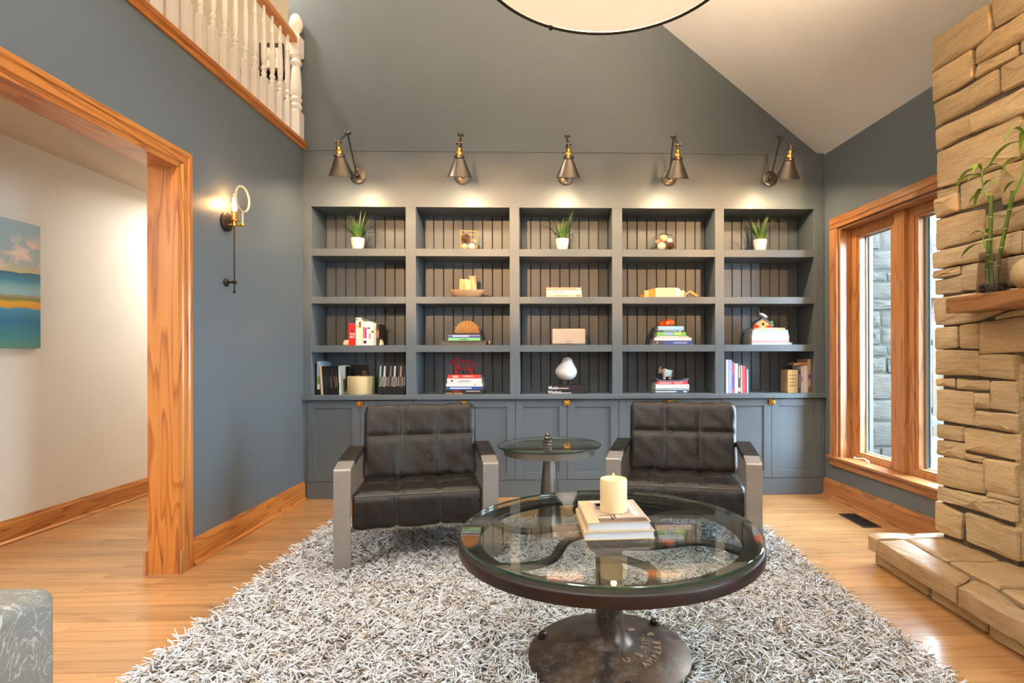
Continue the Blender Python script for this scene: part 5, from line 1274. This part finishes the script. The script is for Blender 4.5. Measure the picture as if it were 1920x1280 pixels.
# pile with the bird house
g6 = 'books under the little bird house'
cols = [((176, 208, 232), 'pale blue thin book at the bottom under the bird house'), ((196, 150, 150), 'dusty rose book, second from the bottom under the bird house'), ((204, 196, 190), 'pale stone grey book, third from the bottom under the bird house'), ((222, 226, 244), 'thick lavender white book in the bird house pile'), ((172, 188, 226), 'periwinkle book in the bird house pile'), ((150, 186, 216), 'soft blue thin book near the top of the bird house pile')]
zz_ = [(1.2936, 1.312), (1.312, 1.331), (1.331, 1.350), (1.350, 1.379), (1.379, 1.405), (1.405, 1.423)]; xx_ = [(1.777, 2.131), (1.777, 2.108), (1.778, 2.103), (1.780, 2.105), (1.782, 2.098), (1.784, 2.094)]
stack([(a, b, z0, z1, c, lb, 0.23) for (a, b), (z0, z1), (c, lb) in zip(xx_, zz_, cols)], grp=g6)
stack([(1.800, 2.070, 1.423, 1.441, (228, 150, 112), 'salmon orange book on top, under the bird house', 0.19, bar((250, 220, 206), 0.06, 0.2, .55, .95))], grp=g6)
bh = thing('bird_house', 'little painted bird house with flowers on a pile of books', 'ornament', (1.885, FY + 0.07, 1.4416))
MB().prism([(-0.062, 0), (0.062, 0), (0.062, 0.038), (0.0, 0.072), (-0.062, 0.038)], 'y', -0.045, 0.045).build('house', rgb('ochre_wall', 214, 152, 92, 0.6), bh)
MB().prism([(-0.075, 0.032), (0, 0.076), (0.075, 0.032), (0.075, 0.040), (0, 0.086), (-0.075, 0.040)], 'y', -0.055, 0.052).build('roof', rgb('slate_roof', 92, 98, 106, 0.6), bh)
MB().lathe([(0.0005, -0.046), (0.013, -0.046)], 16, (0.0, 0, 0.032), 'y', cap=False).build('entrance_hole', M['black'], bh)
for i, (x, y, z) in enumerate([(-0.072, -0.045, 0.012), (-0.05, -0.056, 0.012), (0.045, -0.056, 0.012), (-0.068, -0.05, 0.028), (0.066, -0.05, 0.013)]):
    MB().ball((x, y, z), 0.0125, n=10, m=6).build('flower', rgb('red_flower', 214, 62, 44, 0.5), bh, smooth=60)
for x, z in ((0.066, 0.032), (0.080, 0.022), (0.074, 0.05)): MB().ball((x, -0.048, z), 0.013, 1, 0.5, 0.9, n=10, m=6).build('leaf', rgb('painted_leaf', 70, 140, 96, 0.5), bh, smooth=60)
bd = thing('painted_bird', 'painted bird with black head and white back on the bird house roof', 'figurine', (1.890, FY + 0.065, 1.518))
def blob(pts, rad, root=0, sub=2):
    """one continuous skinned body: points, radii"""
    me = bpy.data.meshes.new('body'); ed = pts[1]; me.from_pydata(pts[0], ed, []); me.update()
    o = bpy.data.objects.new('body', me); COL.objects.link(o)
    sk = o.modifiers.new('skin', 'SKIN'); sk.use_smooth_shade = True
    if not me.skin_vertices: 
        bm = bmesh.new(); bm.from_mesh(me); bm.verts.layers.skin.verify(); bm.to_mesh(me); bm.free()
    for i, r in enumerate(rad):
        s = me.skin_vertices[0].data[i]; s.radius = (r, r) if not isinstance(r, tuple) else r; s.use_root = (i == root)
    sb = o.modifiers.new('sub', 'SUBSURF'); sb.levels = sub; sb.render_levels = sub
    return o
o = blob(([(0.050, 0, 0.020), (0.02, 0, 0.024), (-0.012, 0, 0.030), (-0.030, 0, 0.050), (-0.034, -0.006, 0.070)], [(0, 1), (1, 2), (2, 3), (3, 4)]), [0.010, 0.022, 0.026, 0.014, 0.016], 2)
gb_ = G('bird_paint'); x_, y_, z_ = gb_.sep(gb_.coord('Object'))
gb_.set(Base_Color=gb_.mix(gb_.math('GREATER_THAN', z_, 0.052), gb_.mix(gb_.math('GREATER_THAN', gb_.math('ADD', z_, gb_.math('MULTIPLY', x_, 0.6)), 0.036), srgb(98, 104, 110), srgb(232, 226, 222)), srgb(26, 26, 30)), Roughness=0.4)
o.data.materials.append(gb_.m); o.parent = bd
MB().tube([(-0.034, -0.020, 0.070), (-0.036, -0.034, 0.066)], [0.005, 0.001], 6).build('beak', rgb('ochre_beak', 210, 160, 60), bd)

# row four, left bay: slim dark books around a big candle
g7 = 'dark slim books left of the big candle'
upright(-1.978, -1.964, 0.27, (10, 12, 18), 'black album against the left upright of the bottom shelf', R4, g7, 0.22, y=FY + 0.02)
upright(-1.962, -1.934, 0.285, (176, 202, 222), 'tall pale blue album with a green picture at the far left', R4, g7, 0.24, y=FY + 0.02, tx=(band((110, 150, 70), 0.3, 0.55), band((230, 232, 226), 0.18, 0.32), band((14, 16, 24), 0.0, 0.16, 0, 1)))
od = ['first', 'second', 'third', 'fourth', 'fifth', 'sixth', 'seventh', 'eighth', 'ninth', 'tenth']
x = -1.918; dark = [(14, 16, 22), (22, 26, 44), (12, 12, 16), (18, 20, 26), (10, 10, 14), (30, 30, 36), (16, 18, 24), (24, 22, 30)]
upright(x, x + 0.016, 0.245, (226, 196, 156), 'slim cream spined book leaning at the left end of the dark row', R4, g7, 0.2, -0.055); x += 0.0165
for i, c in enumerate(dark):
    upright(x, x + 0.0155, 0.243, c, od[i] + ' black slim book right of the cream spined one', R4, g7, 0.2, -0.055, tx=(band((170, 140, 110) if i in (4, 6, 7) else (60, 62, 72), 0.25, 0.65, .45, .7),)); x += 0.016
pa = upright(x + 0.004, x + 0.012, 0.245, (206, 216, 214), 'pale picture album showing its cover behind the big candle', R4, g7, 0.2, -0.02, tx=(band((90, 120, 80), 0.2, 0.4),))
alb = thing('album', 'white and green picture album angled behind the big candle', 'book', (-1.776, FY + 0.055, R4 + EPS), 1.2, None)
B(0, 0.11, 0, 0.004, 0, 0.248).build('cover', rgb('white_album', 214, 220, 218, 0.35), alb); B(0.004, 0.10, -0.0006, 0.0, 0.02, 0.13).build('picture', rgb('album_green', 96, 112, 66, 0.4), alb); B(0.06, 0.108, -0.001, -0.0006, 0.05, 0.24).build('dark_strip', rgb('album_dark', 40, 32, 30, 0.4), alb)
alb2 = thing('dark_album', 'dark album with a portrait cover farther behind the big candle', 'book', (-1.745, FY + 0.235, R4 + EPS), 0.08)
B(0, 0.14, 0, 0.005, 0, 0.25).build('cover', rgb('dark_album', 26, 24, 28, 0.35), alb2); B(0.09, 0.13, -0.0006, 0, 0.12, 0.2).build('picture', rgb('album_face', 150, 96, 74, 0.4), alb2)
bcn = thing('three_wick_candle', 'wide cream candle on the bottom shelf beside the dark books', 'candle', (-1.622, FY + 0.115, R4 + EPS))
MB().lathe([(0.112, 0), (0.1145, 0.003), (0.1145, 0.152), (0.110, 0.155), (0.098, 0.150), (0.0005, 0.147)], 64).build('wax', plain('cream_wax', srgb(240, 216, 164), 0.4), bcn, smooth=40)
for k in range(3): MB().cyl((0.05 * math.cos(k * 2.09 + .5), 0.05 * math.sin(k * 2.09 + .5), 0.146), (0.05 * math.cos(k * 2.09 + .5), 0.05 * math.sin(k * 2.09 + .5), 0.166), 0.002, n=6).build('wick', M['page'], bcn)
g8 = 'dark comics right of the big candle'
x = -1.440; cc = [(150, 190, 170), (16, 18, 24), (216, 214, 208), (26, 30, 56), (14, 14, 20), (120, 116, 112), (20, 22, 30), (200, 196, 190), (24, 20, 22), (34, 38, 48), (160, 140, 120), (16, 16, 20), (60, 52, 56)]
pn_ = ['sage spined comic at the left end of the right-hand row', 'black comic beside the sage spined one', 'white spined comic, third from the left of the right-hand row', 'navy comic beside the white spined one', 'black comic right of the navy one', 'grey spined comic in the middle of the right-hand row', 'black comic right of the grey spined one', 'tall pale comic in the right half of the right-hand row', 'black comic right of the tall pale one', 'charcoal comic in the right half of the right-hand row', 'tan spined comic near the bay upright', 'black comic right of the tan spined one', 'brown comic against the bay upright']
for i, c in enumerate(cc):
    w = 0.0165; upright(x, x + w, 0.246 - 0.001 * (i % 3), c, pn_[i], R4, g8, 0.2, 0.06, tx=(band((14, 14, 18) if sum(c) > 300 else (176, 168, 160), 0.30, 0.62, .3, .75), band((10, 10, 14), 0.0, 0.28, 0, 1))); x += 0.0172

# second bay: red wire cow over a pile
g9 = 'books under the red wire cow'
stack([(-0.876, -0.556, R4 + .0006, 0.890, (60, 54, 50), 'thin dark book with tan print at the very bottom under the red cow', 0.23, bar((196, 160, 112), 0.005, 0.06, .3, .8), bar((190, 150, 100), 0.075, 0.15, .3, .8)),
       (-0.866, -0.560, 0.890, 0.911, (44, 36, 34), 'dark brown book lettered in red, second from the bottom', 0.22, T('CANADA', (220, 60, 40), 0.045, 0.019, 0.15), bar((210, 206, 200), 0.17, 0.29, .35, .65)),
       (-0.860, -0.562, 0.911, 0.940, (52, 92, 150), 'mid blue book in the red cow pile', 0.22, bar((190, 210, 236), 0.03, 0.21, .3, .75)),
       (-0.866, -0.556, 0.940, 0.966, (240, 238, 238), 'white book with a red dot in the red cow pile', 0.22, bar((196, 60, 60), 0.24, 0.252, .35, .65)),
       (-0.858, -0.562, 0.966, 1.010, (236, 236, 238), 'thick white book lettered CANADA in the red cow pile', 0.22, T('CANADA', (70, 70, 78), 0.095, 0.024, 0.28), bar((60, 70, 110), 0.035, 0.05, .35, .7)),
       (-0.852, -0.578, 1.010, 1.041, (224, 66, 54), 'red book on top, under the red wire cow', 0.20, bar((250, 190, 182), 0.04, 0.09, .2, .8), bar((246, 170, 160), 0.13, 0.22, .4, .75))], grp=g9)
cw_ = thing('wire_cow', 'red wire outline figure of a cow on a pile of books', 'figurine', (-0.735, FY + 0.09, 1.0415))
wm = plain('red_wire', srgb(214, 32, 36), 0.35, 0.2)
def spline(pts, n=6):
    P = [Vector(p) for p in pts]; out = []
    for i in range(len(P) - 1):
        p0, p1, p2, p3 = P[max(0, i - 1)], P[i], P[i + 1], P[min(len(P) - 1, i + 2)]
        for k in range(n):
            t = k / n; out.append(0.5 * ((2 * p1) + (-p0 + p2) * t + (2 * p0 - 5 * p1 + 4 * p2 - p3) * t * t + (-p0 + 3 * p1 - 3 * p2 + p3) * t ** 3))
    out.append(P[-1]); return out
for y in (-0.016, 0.016):
    MB().tube(spline([(-0.092, y * .5, 0.098), (-0.075, y * .6, 0.128), (-0.045, y, 0.125), (0.0, y, 0.118), (0.06, y, 0.118), (0.088, y, 0.108), (0.094, y, 0.085), (0.084, y, 0.055), (0.05, y, 0.040), (0.0, y, 0.042), (-0.045, y, 0.060), (-0.07, y * .7, 0.092), (-0.092, y * .5, 0.098)]), 0.0029, 5).build('body_wire', wm, cw_, smooth=50)
    for x, t in ((-0.052, -0.006), (0.072, 0.006)):
        MB().tube(spline([(x - 0.014, y, 0.07), (x - 0.010, y, 0.03), (x - 0.006 + t, y, 0.001), (x + 0.006 + t, y, 0.001), (x + 0.008, y, 0.03), (x + 0.018, y, 0.072)]), 0.0029, 5).build('leg_wire', wm, cw_, smooth=50)
MB().tube(spline([(-0.112, 0, 0.112), (-0.118, 0, 0.096), (-0.100, 0, 0.088), (-0.080, 0.004, 0.104), (-0.086, 0, 0.122), (-0.112, 0, 0.112), (-0.104, 0.003, 0.100), (-0.09, -0.003, 0.104)]), 0.003, 5).tube(spline([(-0.08, -0.012, 0.124), (-0.066, -0.026, 0.140), (-0.06, -0.03, 0.132)]), 0.002, 5).tube(spline([(-0.08, 0.012, 0.124), (-0.05, 0.026, 0.142), (-0.045, 0.03, 0.134)]), 0.002, 5).build('head_wire', wm, cw_, smooth=50)
for x in (-0.035, 0.012, 0.05): MB().tube([(x + 0.006 * math.cos(a), 0.018 * math.cos(a), 0.080 + 0.038 * math.sin(a)) for a in [k * PI / 9 for k in range(18)]], 0.0018, 5, closed=True).build('rib_wire', wm, cw_, smooth=50)
MB().tube(spline([(0.092, 0, 0.11), (0.104, 0, 0.09), (0.100, 0, 0.05), (0.106, 0, 0.03)]), 0.0029, 5).build('tail_wire', wm, cw_, smooth=50)

# middle bay: white bird on two black books
g10 = 'black books under the white bird'
stack([(-0.009, 0.338, R4 + .0006, 0.907, (34, 32, 36), 'lower black book lettered Wisdom under the white bird', 0.24, T('Wisdom', (240, 240, 240), 0.012, 0.034, 0.10, 0.0008), bar((210, 208, 204), 0.125, 0.215, .12, .32)),
       (-0.006, 0.330, 0.907, 0.953, (38, 36, 38), 'upper black book lettered Music under the white bird', 0.22, T('Music', (240, 240, 240), 0.014, 0.038, 0.16, 0.0008), bar((214, 190, 170), 0.105, 0.19, .22, .42))], grp=g10)
wbd = thing('ceramic_bird', 'plump white ceramic bird standing on the black books', 'figurine', (0.168, FY + 0.075, 0.9535))
bp = [(0.001, 0.034), (0.030, 0.035), (0.058, 0.046), (0.078, 0.070), (0.088, 0.100), (0.086, 0.128), (0.072, 0.158), (0.052, 0.182), (0.044, 0.198), (0.040, 0.212), (0.031, 0.227), (0.016, 0.235), (0.001, 0.237)]
bm_ = MB().lathe(bp, 40)
bm_.v = [(x * 1.06 + (-0.010 * math.exp(-((z - 0.105) / 0.03) ** 2) if x < -0.03 else 0) + (0.006 if z > 0.17 else 0), y * 0.92, z) for x, y, z in bm_.v]
bm_.build('body', plain('white_plaster', srgb(238, 236, 232), 0.55, noise=0.03, nscale=40, bump=0.15), wbd, smooth=70, sub=1)
for x in (-0.010, 0.022): MB().ball((x + 0.003, -0.0315, 0.213), 0.0042, n=10, m=6).build('eye', M['black'], wbd, smooth=60)
MB().tube([(0.001, -0.034, 0.210), (0.0, -0.044, 0.203)], [0.005, 0.001], 8).build('beak', rgb('grey_beak', 150, 138, 124), wbd)
cpm = plain('copper_wire', srgb(196, 144, 110), 0.3, 0.9)
for x in (-0.016, 0.035):
    MB().cyl((x, 0, 0.038), (x, 0, 0.004), 0.0032, n=8).tube([(x, 0, 0.004), (x, -0.025, 0.004)], 0.003, 6).tube([(x, 0, 0.004), (x - 0.02, -0.018, 0.004)], 0.003, 6).tube([(x, 0, 0.004), (x + 0.02, -0.018, 0.004)], 0.003, 6).build('leg', cpm, wbd, smooth=50)

# fourth bay: elephant on a pile
g11 = 'books under the elephant'
stack([(0.926, 1.226, R4 + .0006, 0.904, (70, 90, 104), 'slate blue book with pale title at the bottom under the elephant', 0.23, bar((214, 220, 224), 0.01, 0.19, .3, .65), bar((220, 226, 230), 0.25, 0.28, .3, .7)),
       (0.934, 1.230, 0.904, 0.917, (228, 232, 238), 'thin pale book above the slate blue one under the elephant', 0.22),
       (0.936, 1.226, 0.917, 0.952, (236, 238, 242), 'thick white book in the elephant pile', 0.22, bar((120, 120, 130), 0.262, 0.27, .5, .75)),
       (0.950, 1.216, 0.952, 0.978, (222, 84, 92), 'coral red book in the elephant pile', 0.20, bar((248, 196, 198), 0.02, 0.12, .3, .65), bar((248, 200, 200), 0.145, 0.22, .35, .7))], grp=g11)
ty = thing('curved_tray', 'thin lilac tray with upturned ends under the elephant', 'tray', (1.085, FY, 0.9785))
MB().prism([(-0.142, 0.020), (-0.125, 0.006), (-0.11, 0.0), (0.11, 0.0), (0.125, 0.006), (0.142, 0.020), (0.138, 0.024), (0.120, 0.011), (0.108, 0.005), (-0.108, 0.005), (-0.120, 0.011), (-0.138, 0.024)], 'y', 0, 0.17).build('tray', rgb('lilac_enamel', 150, 146, 178, 0.3), ty)
el = thing('elephant_figurine', 'small elephant figurine with raised trunk and mint blanket on books', 'figurine', (1.04, FY + 0.08, 0.984))
E_ = ([(0.036, 0, 0.058), (0.012, 0, 0.066), (-0.012, 0, 0.072), (-0.034, 0, 0.082), (-0.052, 0, 0.074), (-0.060, 0, 0.090), (-0.050, 0, 0.108), (-0.040, 0, 0.118),
       (0.034, -0.016, 0.034), (0.034, -0.017, 0.004), (0.034, 0.016, 0.034), (0.034, 0.017, 0.004), (-0.014, -0.016, 0.036), (-0.016, -0.017, 0.004), (-0.014, 0.016, 0.036), (-0.016, 0.017, 0.004)],
      [(0, 1), (1, 2), (2, 3), (3, 4), (4, 5), (5, 6), (6, 7), (0, 8), (8, 9), (0, 10), (10, 11), (2, 12), (12, 13), (2, 14), (14, 15)])
o = blob(E_, [0.032, 0.034, 0.028, 0.024, 0.012, 0.008, 0.006, 0.005, 0.013, 0.012, 0.013, 0.012, 0.013, 0.012, 0.013, 0.012], 1)
ge = G('elephant_paint'); x_, y_, z_ = ge.sep(ge.coord('Object'))
ge.set(Base_Color=ge.mix(ge.math('MULTIPLY', ge.math('GREATER_THAN', x_, -0.016), ge.math('GREATER_THAN', z_, 0.034)), ge.mix(ge.noise(ge.coord('Object'), 40, 3), srgb(150, 104, 78), srgb(224, 196, 176)), srgb(196, 220, 222)), Roughness=0.35)
o.data.materials.append(ge.m); o.parent = el
for s in (-1, 1): MB().ball((-0.024, s * 0.026, 0.080), 0.020, 0.9, 0.22, 1.1, n=14, m=8).build('ear', rgb('elephant_ear', 176, 128, 98, 0.4), el, smooth=60)
for s in (-1, 1): MB().tube([(-0.050, s * 0.010, 0.070), (-0.062, s * 0.012, 0.066), (-0.068, s * 0.012, 0.072)], [0.003, 0.0025, 0.001], 6).build('tusk', M['white_ceramic'], el, smooth=50)
MB().tube([(0.046, 0, 0.068), (0.060, 0, 0.060), (0.064, 0, 0.042), (0.062, 0, 0.032)], [0.003, 0.003, 0.002, 0.003], 6).build('tail', rgb('elephant_ear', 176, 128, 98, 0.4), el)

# fifth bay: upright books both ends
g12 = 'upright books at the left of the last bay'
for x0, x1, z1, c, lb, tx in [(1.548, 1.569, 1.164, (240, 236, 238), 'white book against the left upright of the last bay', ()), (1.570, 1.602, 1.163, (164, 180, 226), 'periwinkle book, second in the last bay', ()),
    (1.603, 1.625, 1.142, (190, 110, 128), 'rose and violet book, third in the last bay', (band((120, 100, 170), 0.15, 0.6),)), (1.626, 1.654, 1.130, (238, 230, 214), 'ivory book, fourth in the last bay', ()),
    (1.655, 1.677, 1.136, (78, 88, 106), 'slate blue book with white title, fifth in the last bay', (band((220, 222, 228), 0.5, 0.9, .3, .7), band((226, 226, 226), 0.05, 0.18))), (1.678, 1.691, 1.117, (222, 196, 166), 'thin tan book, sixth in the last bay', ()),
    (1.692, 1.719, 1.108, (226, 92, 114), 'bright pink book, seventh in the last bay', ()), (1.720, 1.729, 1.072, (196, 40, 52), 'thin red book, eighth in the last bay', ()), (1.730, 1.745, 1.080, (160, 196, 224), 'thin sky blue book at the right end of the left row in the last bay', ())]:
    upright(x0, x1, z1 - R4, c, lb, R4, g12, 0.17, tx=tx)
g13 = 'upright books at the right of the last bay'
for x0, x1, z1, c, lb, tx in [(2.184, 2.206, 1.074, (54, 74, 104), 'navy book right of the kraft covered one', (band((150, 176, 206), 0.2, 0.8, .35, .6),)),
    (2.207, 2.234, 1.106, (222, 214, 212), 'white book with red marks in the right row of the last bay', (band((190, 80, 80), 0.4, 0.6, .2, .5),)), (2.235, 2.257, 1.111, (226, 230, 240), 'pale blue white book in the right row of the last bay', ()),
    (2.258, 2.272, 1.111, (200, 204, 212), 'silver grey book in the right row of the last bay', ())]:
    upright(x0, x1, z1 - R4, c, lb, R4, g13, 0.17, tx=tx)
kb = thing('kraft_book', 'thick kraft brown book covered in handwriting-like print', 'book', (2.092, FY, R4 + EPS), 0)
B(0, 0.090, 0, 0.15, 0, 0.198).build('cover', rgb('kraft', 190, 158, 104, 0.7), kb, bevel=0.002)
for i in range(4):
    for j in range(3): B(0.012 + 0.022 * j + 0.003 * (i % 2), 0.029 + 0.022 * j, -0.0008, 0.0, 0.055 + 0.030 * i, 0.068 + 0.030 * i + 0.003 * (j % 2)).build('cover_print', rgb('kraft_ink', 140, 108, 66, 0.7), kb)
bkx = thing('boxed_book', 'tall tan boxed book with a magenta and blue label at the far right', 'book', (2.274, FY + 0.02, R4 + EPS))
B(0, 0.030, 0, 0.2, 0, 0.292).build('case', rgb('tan_case', 206, 170, 132, 0.6), bkx, bevel=0.002)
B(0.002, 0.028, -0.0008, 0, 0.120, 0.158).build('label', rgb('magenta_label', 176, 40, 130, 0.5), bkx); B(0.008, 0.016, -0.0014, -0.0008, 0.122, 0.156).build('label_mark', rgb('blue_mark', 60, 90, 170, 0.5), bkx); B(0.001, 0.029, -0.0008, 0, 0.0, 0.05).build('print', rgb('case_brown', 150, 100, 72, 0.6), bkx)
for i, (z0, x0, x1, lb) in enumerate([(1.1165, 2.150, 2.272, 'thin tan booklet lying across the right row'), (1.1275, 2.178, 2.268, 'brown booklet on top of the tan one')]):
    hardback('booklet', lb, 'book', (x0, FY + 0.012, z0), x1 - x0, 0.15, 0.0105, rgb('booklet%d' % i, *((214, 168, 112), (196, 150, 98))[i], 0.6), 0.02, 'booklets lying on the right row')

# ------------------------------------------------------------------ on the mantel
MR = Matrix.Translation(RO) @ Matrix.Rotation(RA, 4, 'Z')
def on_mantel(s, out, z): return tuple(MR @ Vector((-OC - out, -s, z)))
vz = 1.4975
va = thing('bamboo_vase', 'ribbed smoky glass vase with pebbles on the mantel', 'vase', on_mantel(2.046, 0.092, vz))
mb = MB().lathe([(0.058, 0.0), (0.066, 0.004), (0.067, 0.03), (0.055, 0.205), (0.052, 0.205), (0.063, 0.03), (0.060, 0.008), (0.0005, 0.006)], 96, cap=False).lathe([(0.0005, 0.0), (0.058, 0.0)], 96, cap=False)
mb.v = [(x * (1 + 0.018 * math.cos(32 * math.atan2(y, x))), y * (1 + 0.018 * math.cos(32 * math.atan2(y, x))), z) for x, y, z in mb.v]
mb.build('glass', M['smoke'], va, smooth=60)
pb_ = MB(); rr = random.Random(4)
for _ in range(170):
    a, r_, z = rr.uniform(0, 2 * PI), 0.053 * math.sqrt(rr.random()), rr.uniform(0.010, 0.048); pb_.ball((r_ * math.cos(a), r_ * math.sin(a), z), rr.uniform(0.006, 0.009), 1, 1, 0.75, n=7, m=5)
pbo = pb_.build('pebbles', plain('dark_pebbles', srgb(84, 78, 72), 0.5, noise=0.4, nscale=40), va, smooth=60); pbo['kind'] = 'stuff'
gs = G('bamboo_stalk'); zc = gs.sep(gs.coord('Object'))[2]
gs.set(Base_Color=gs.mix(gs.noise(gs.coord('Object', (1, 1, 0.3)), 60, 3), srgb(52, 84, 22), srgb(104, 128, 40)), Roughness=0.35)
lfm = plain('bamboo_leaf', srgb(112, 150, 42), 0.4, noise=0.3, nscale=10)
def bamboo(label, root, top, nodes, shoots):
    t = thing('bamboo_stalk', label, 'bamboo', on_mantel(2.046 + root[0], 0.092 + root[1], vz + 0.050), RA, 'lucky bamboo stalks in the glass vase')
    ds = top[0] - root[0]; do = top[1] - root[1]; H = top[2] - 0.050
    d = Vector((-do, -ds, H))     # local frame turned with the chimney: x outwards is -out, y is -s
    pts, rs = [], []
    for i in range(nodes * 4 + 1):
        f = i / (nodes * 4); pts.append(d * f + Vector((0, 0.006 * math.sin(f * 5), 0))); rs.append(0.0088 + (0.0016 if i % 4 == 0 else 0))
    MB().tube(pts, rs, 12).build('stalk', gs.m, t, smooth=40)
    for i in range(1, nodes + 1):
        p = pts[i * 4]; dd = d.normalized() * 0.0016
        MB().cyl(p - dd, p + dd, 0.0106, n=12).build('node_ring', rgb('pale_node', 206, 186, 120, 0.5), t, smooth=40)
    for (f, az, L, leaves) in shoots:
        p = d * f; sd_ = Vector((math.cos(az), math.sin(az), 0)); sp_ = spline([p, p + sd_ * L * .22 + Vector((0, 0, L * .35)), p + sd_ * L * .30 + Vector((0, 0, L))], 5)
        MB().tube(sp_, [0.0055 - 0.003 * k / len(sp_) for k in range(len(sp_))], 8).build('shoot', lfm, t, smooth=50)
        for (g_, la, ll, rise) in leaves:
            b = sp_[int(g_ * (len(sp_) - 1))]; ld = Vector((math.cos(la), math.sin(la), 0)); side = ld.cross(Vector((0, 0, 1)))
            mb = MB(); n = 9
            for k in range(n + 1):
                u = k / n; c = b + ld * ll * (u - 0.12 * u * u) + Vector((0, 0, ll * (rise * u - (rise + 0.28) * u * u))); w = 0.0105 * math.sin(PI * min(1, u * 0.95 + 0.05)) ** 0.8 + 0.0006
                mb.v += [tuple(c - side * w + Vector((0, 0, w * 0.35))), tuple(c), tuple(c + side * w + Vector((0, 0, w * 0.35)))]
            for k in range(n):
                for q in (0, 1): mb.f.append((k * 3 + q, k * 3 + q + 1, k * 3 + q + 4, k * 3 + q + 3))
            mb.build('leaf', lfm, t, smooth=60)
LFT = PI / 2       # local +y runs towards the back, which is left in view
bamboo('middle bamboo stalk with a crown of leaves, straight', (0.0, 0.004), (-0.014, 0.004, 0.545 - 0.06), 4, [(0.97, LFT, 0.15, [(0.35, LFT + 0.2, 0.10, 0.6), (0.5, LFT - 0.5, 0.19, 0.5), (0.6, -LFT, 0.10, 0.7), (0.8, LFT + 0.4, 0.15, 0.9), (0.85, PI, 0.09, 0.7), (1.0, LFT + 0.1, 0.17, 0.75), (0.95, -LFT + .4, 0.13, 1.1), (1.0, PI + .5, 0.12, 0.9)])])
bamboo('tall right bamboo stalk leaning right, with a long leafy shoot', (0.012, -0.006), (0.098, -0.006, 0.475), 5, [(0.90, -LFT, 0.27, [(0.45, LFT, 0.10, 0.7), (0.5, -LFT + .5, 0.12, 0.8), (0.75, LFT + 0.2, 0.12, 0.9), (0.92, LFT, 0.24, 0.55), (1.0, LFT - 0.6, 0.14, 1.2), (1.0, PI, 0.13, 1.3), (0.85, -LFT, 0.15, 0.9)])])
bamboo('short left bamboo stalk with one small shoot', (-0.014, 0.012), (-0.018, 0.012, 0.265), 3, [(0.80, LFT, 0.09, [(0.5, LFT, 0.16, 0.25), (1.0, LFT - 1.2, 0.08, 1.0), (0.9, LFT + 1.0, 0.07, 1.0)])])
rv = thing('round_vase', 'round tan stoneware vase on the mantel at the right edge', 'vase', on_mantel(2.245, 0.095, vz))
MB().lathe([(0.030, 0.0), (0.042, 0.005), (0.066, 0.038), (0.072, 0.072), (0.064, 0.110), (0.038, 0.136), (0.022, 0.144), (0.024, 0.157), (0.019, 0.157), (0.017, 0.144)], 40).build('body', plain('tan_stoneware', srgb(176, 150, 108), 0.6, noise=0.12, nscale=20, bump=0.1), rv, smooth=50)
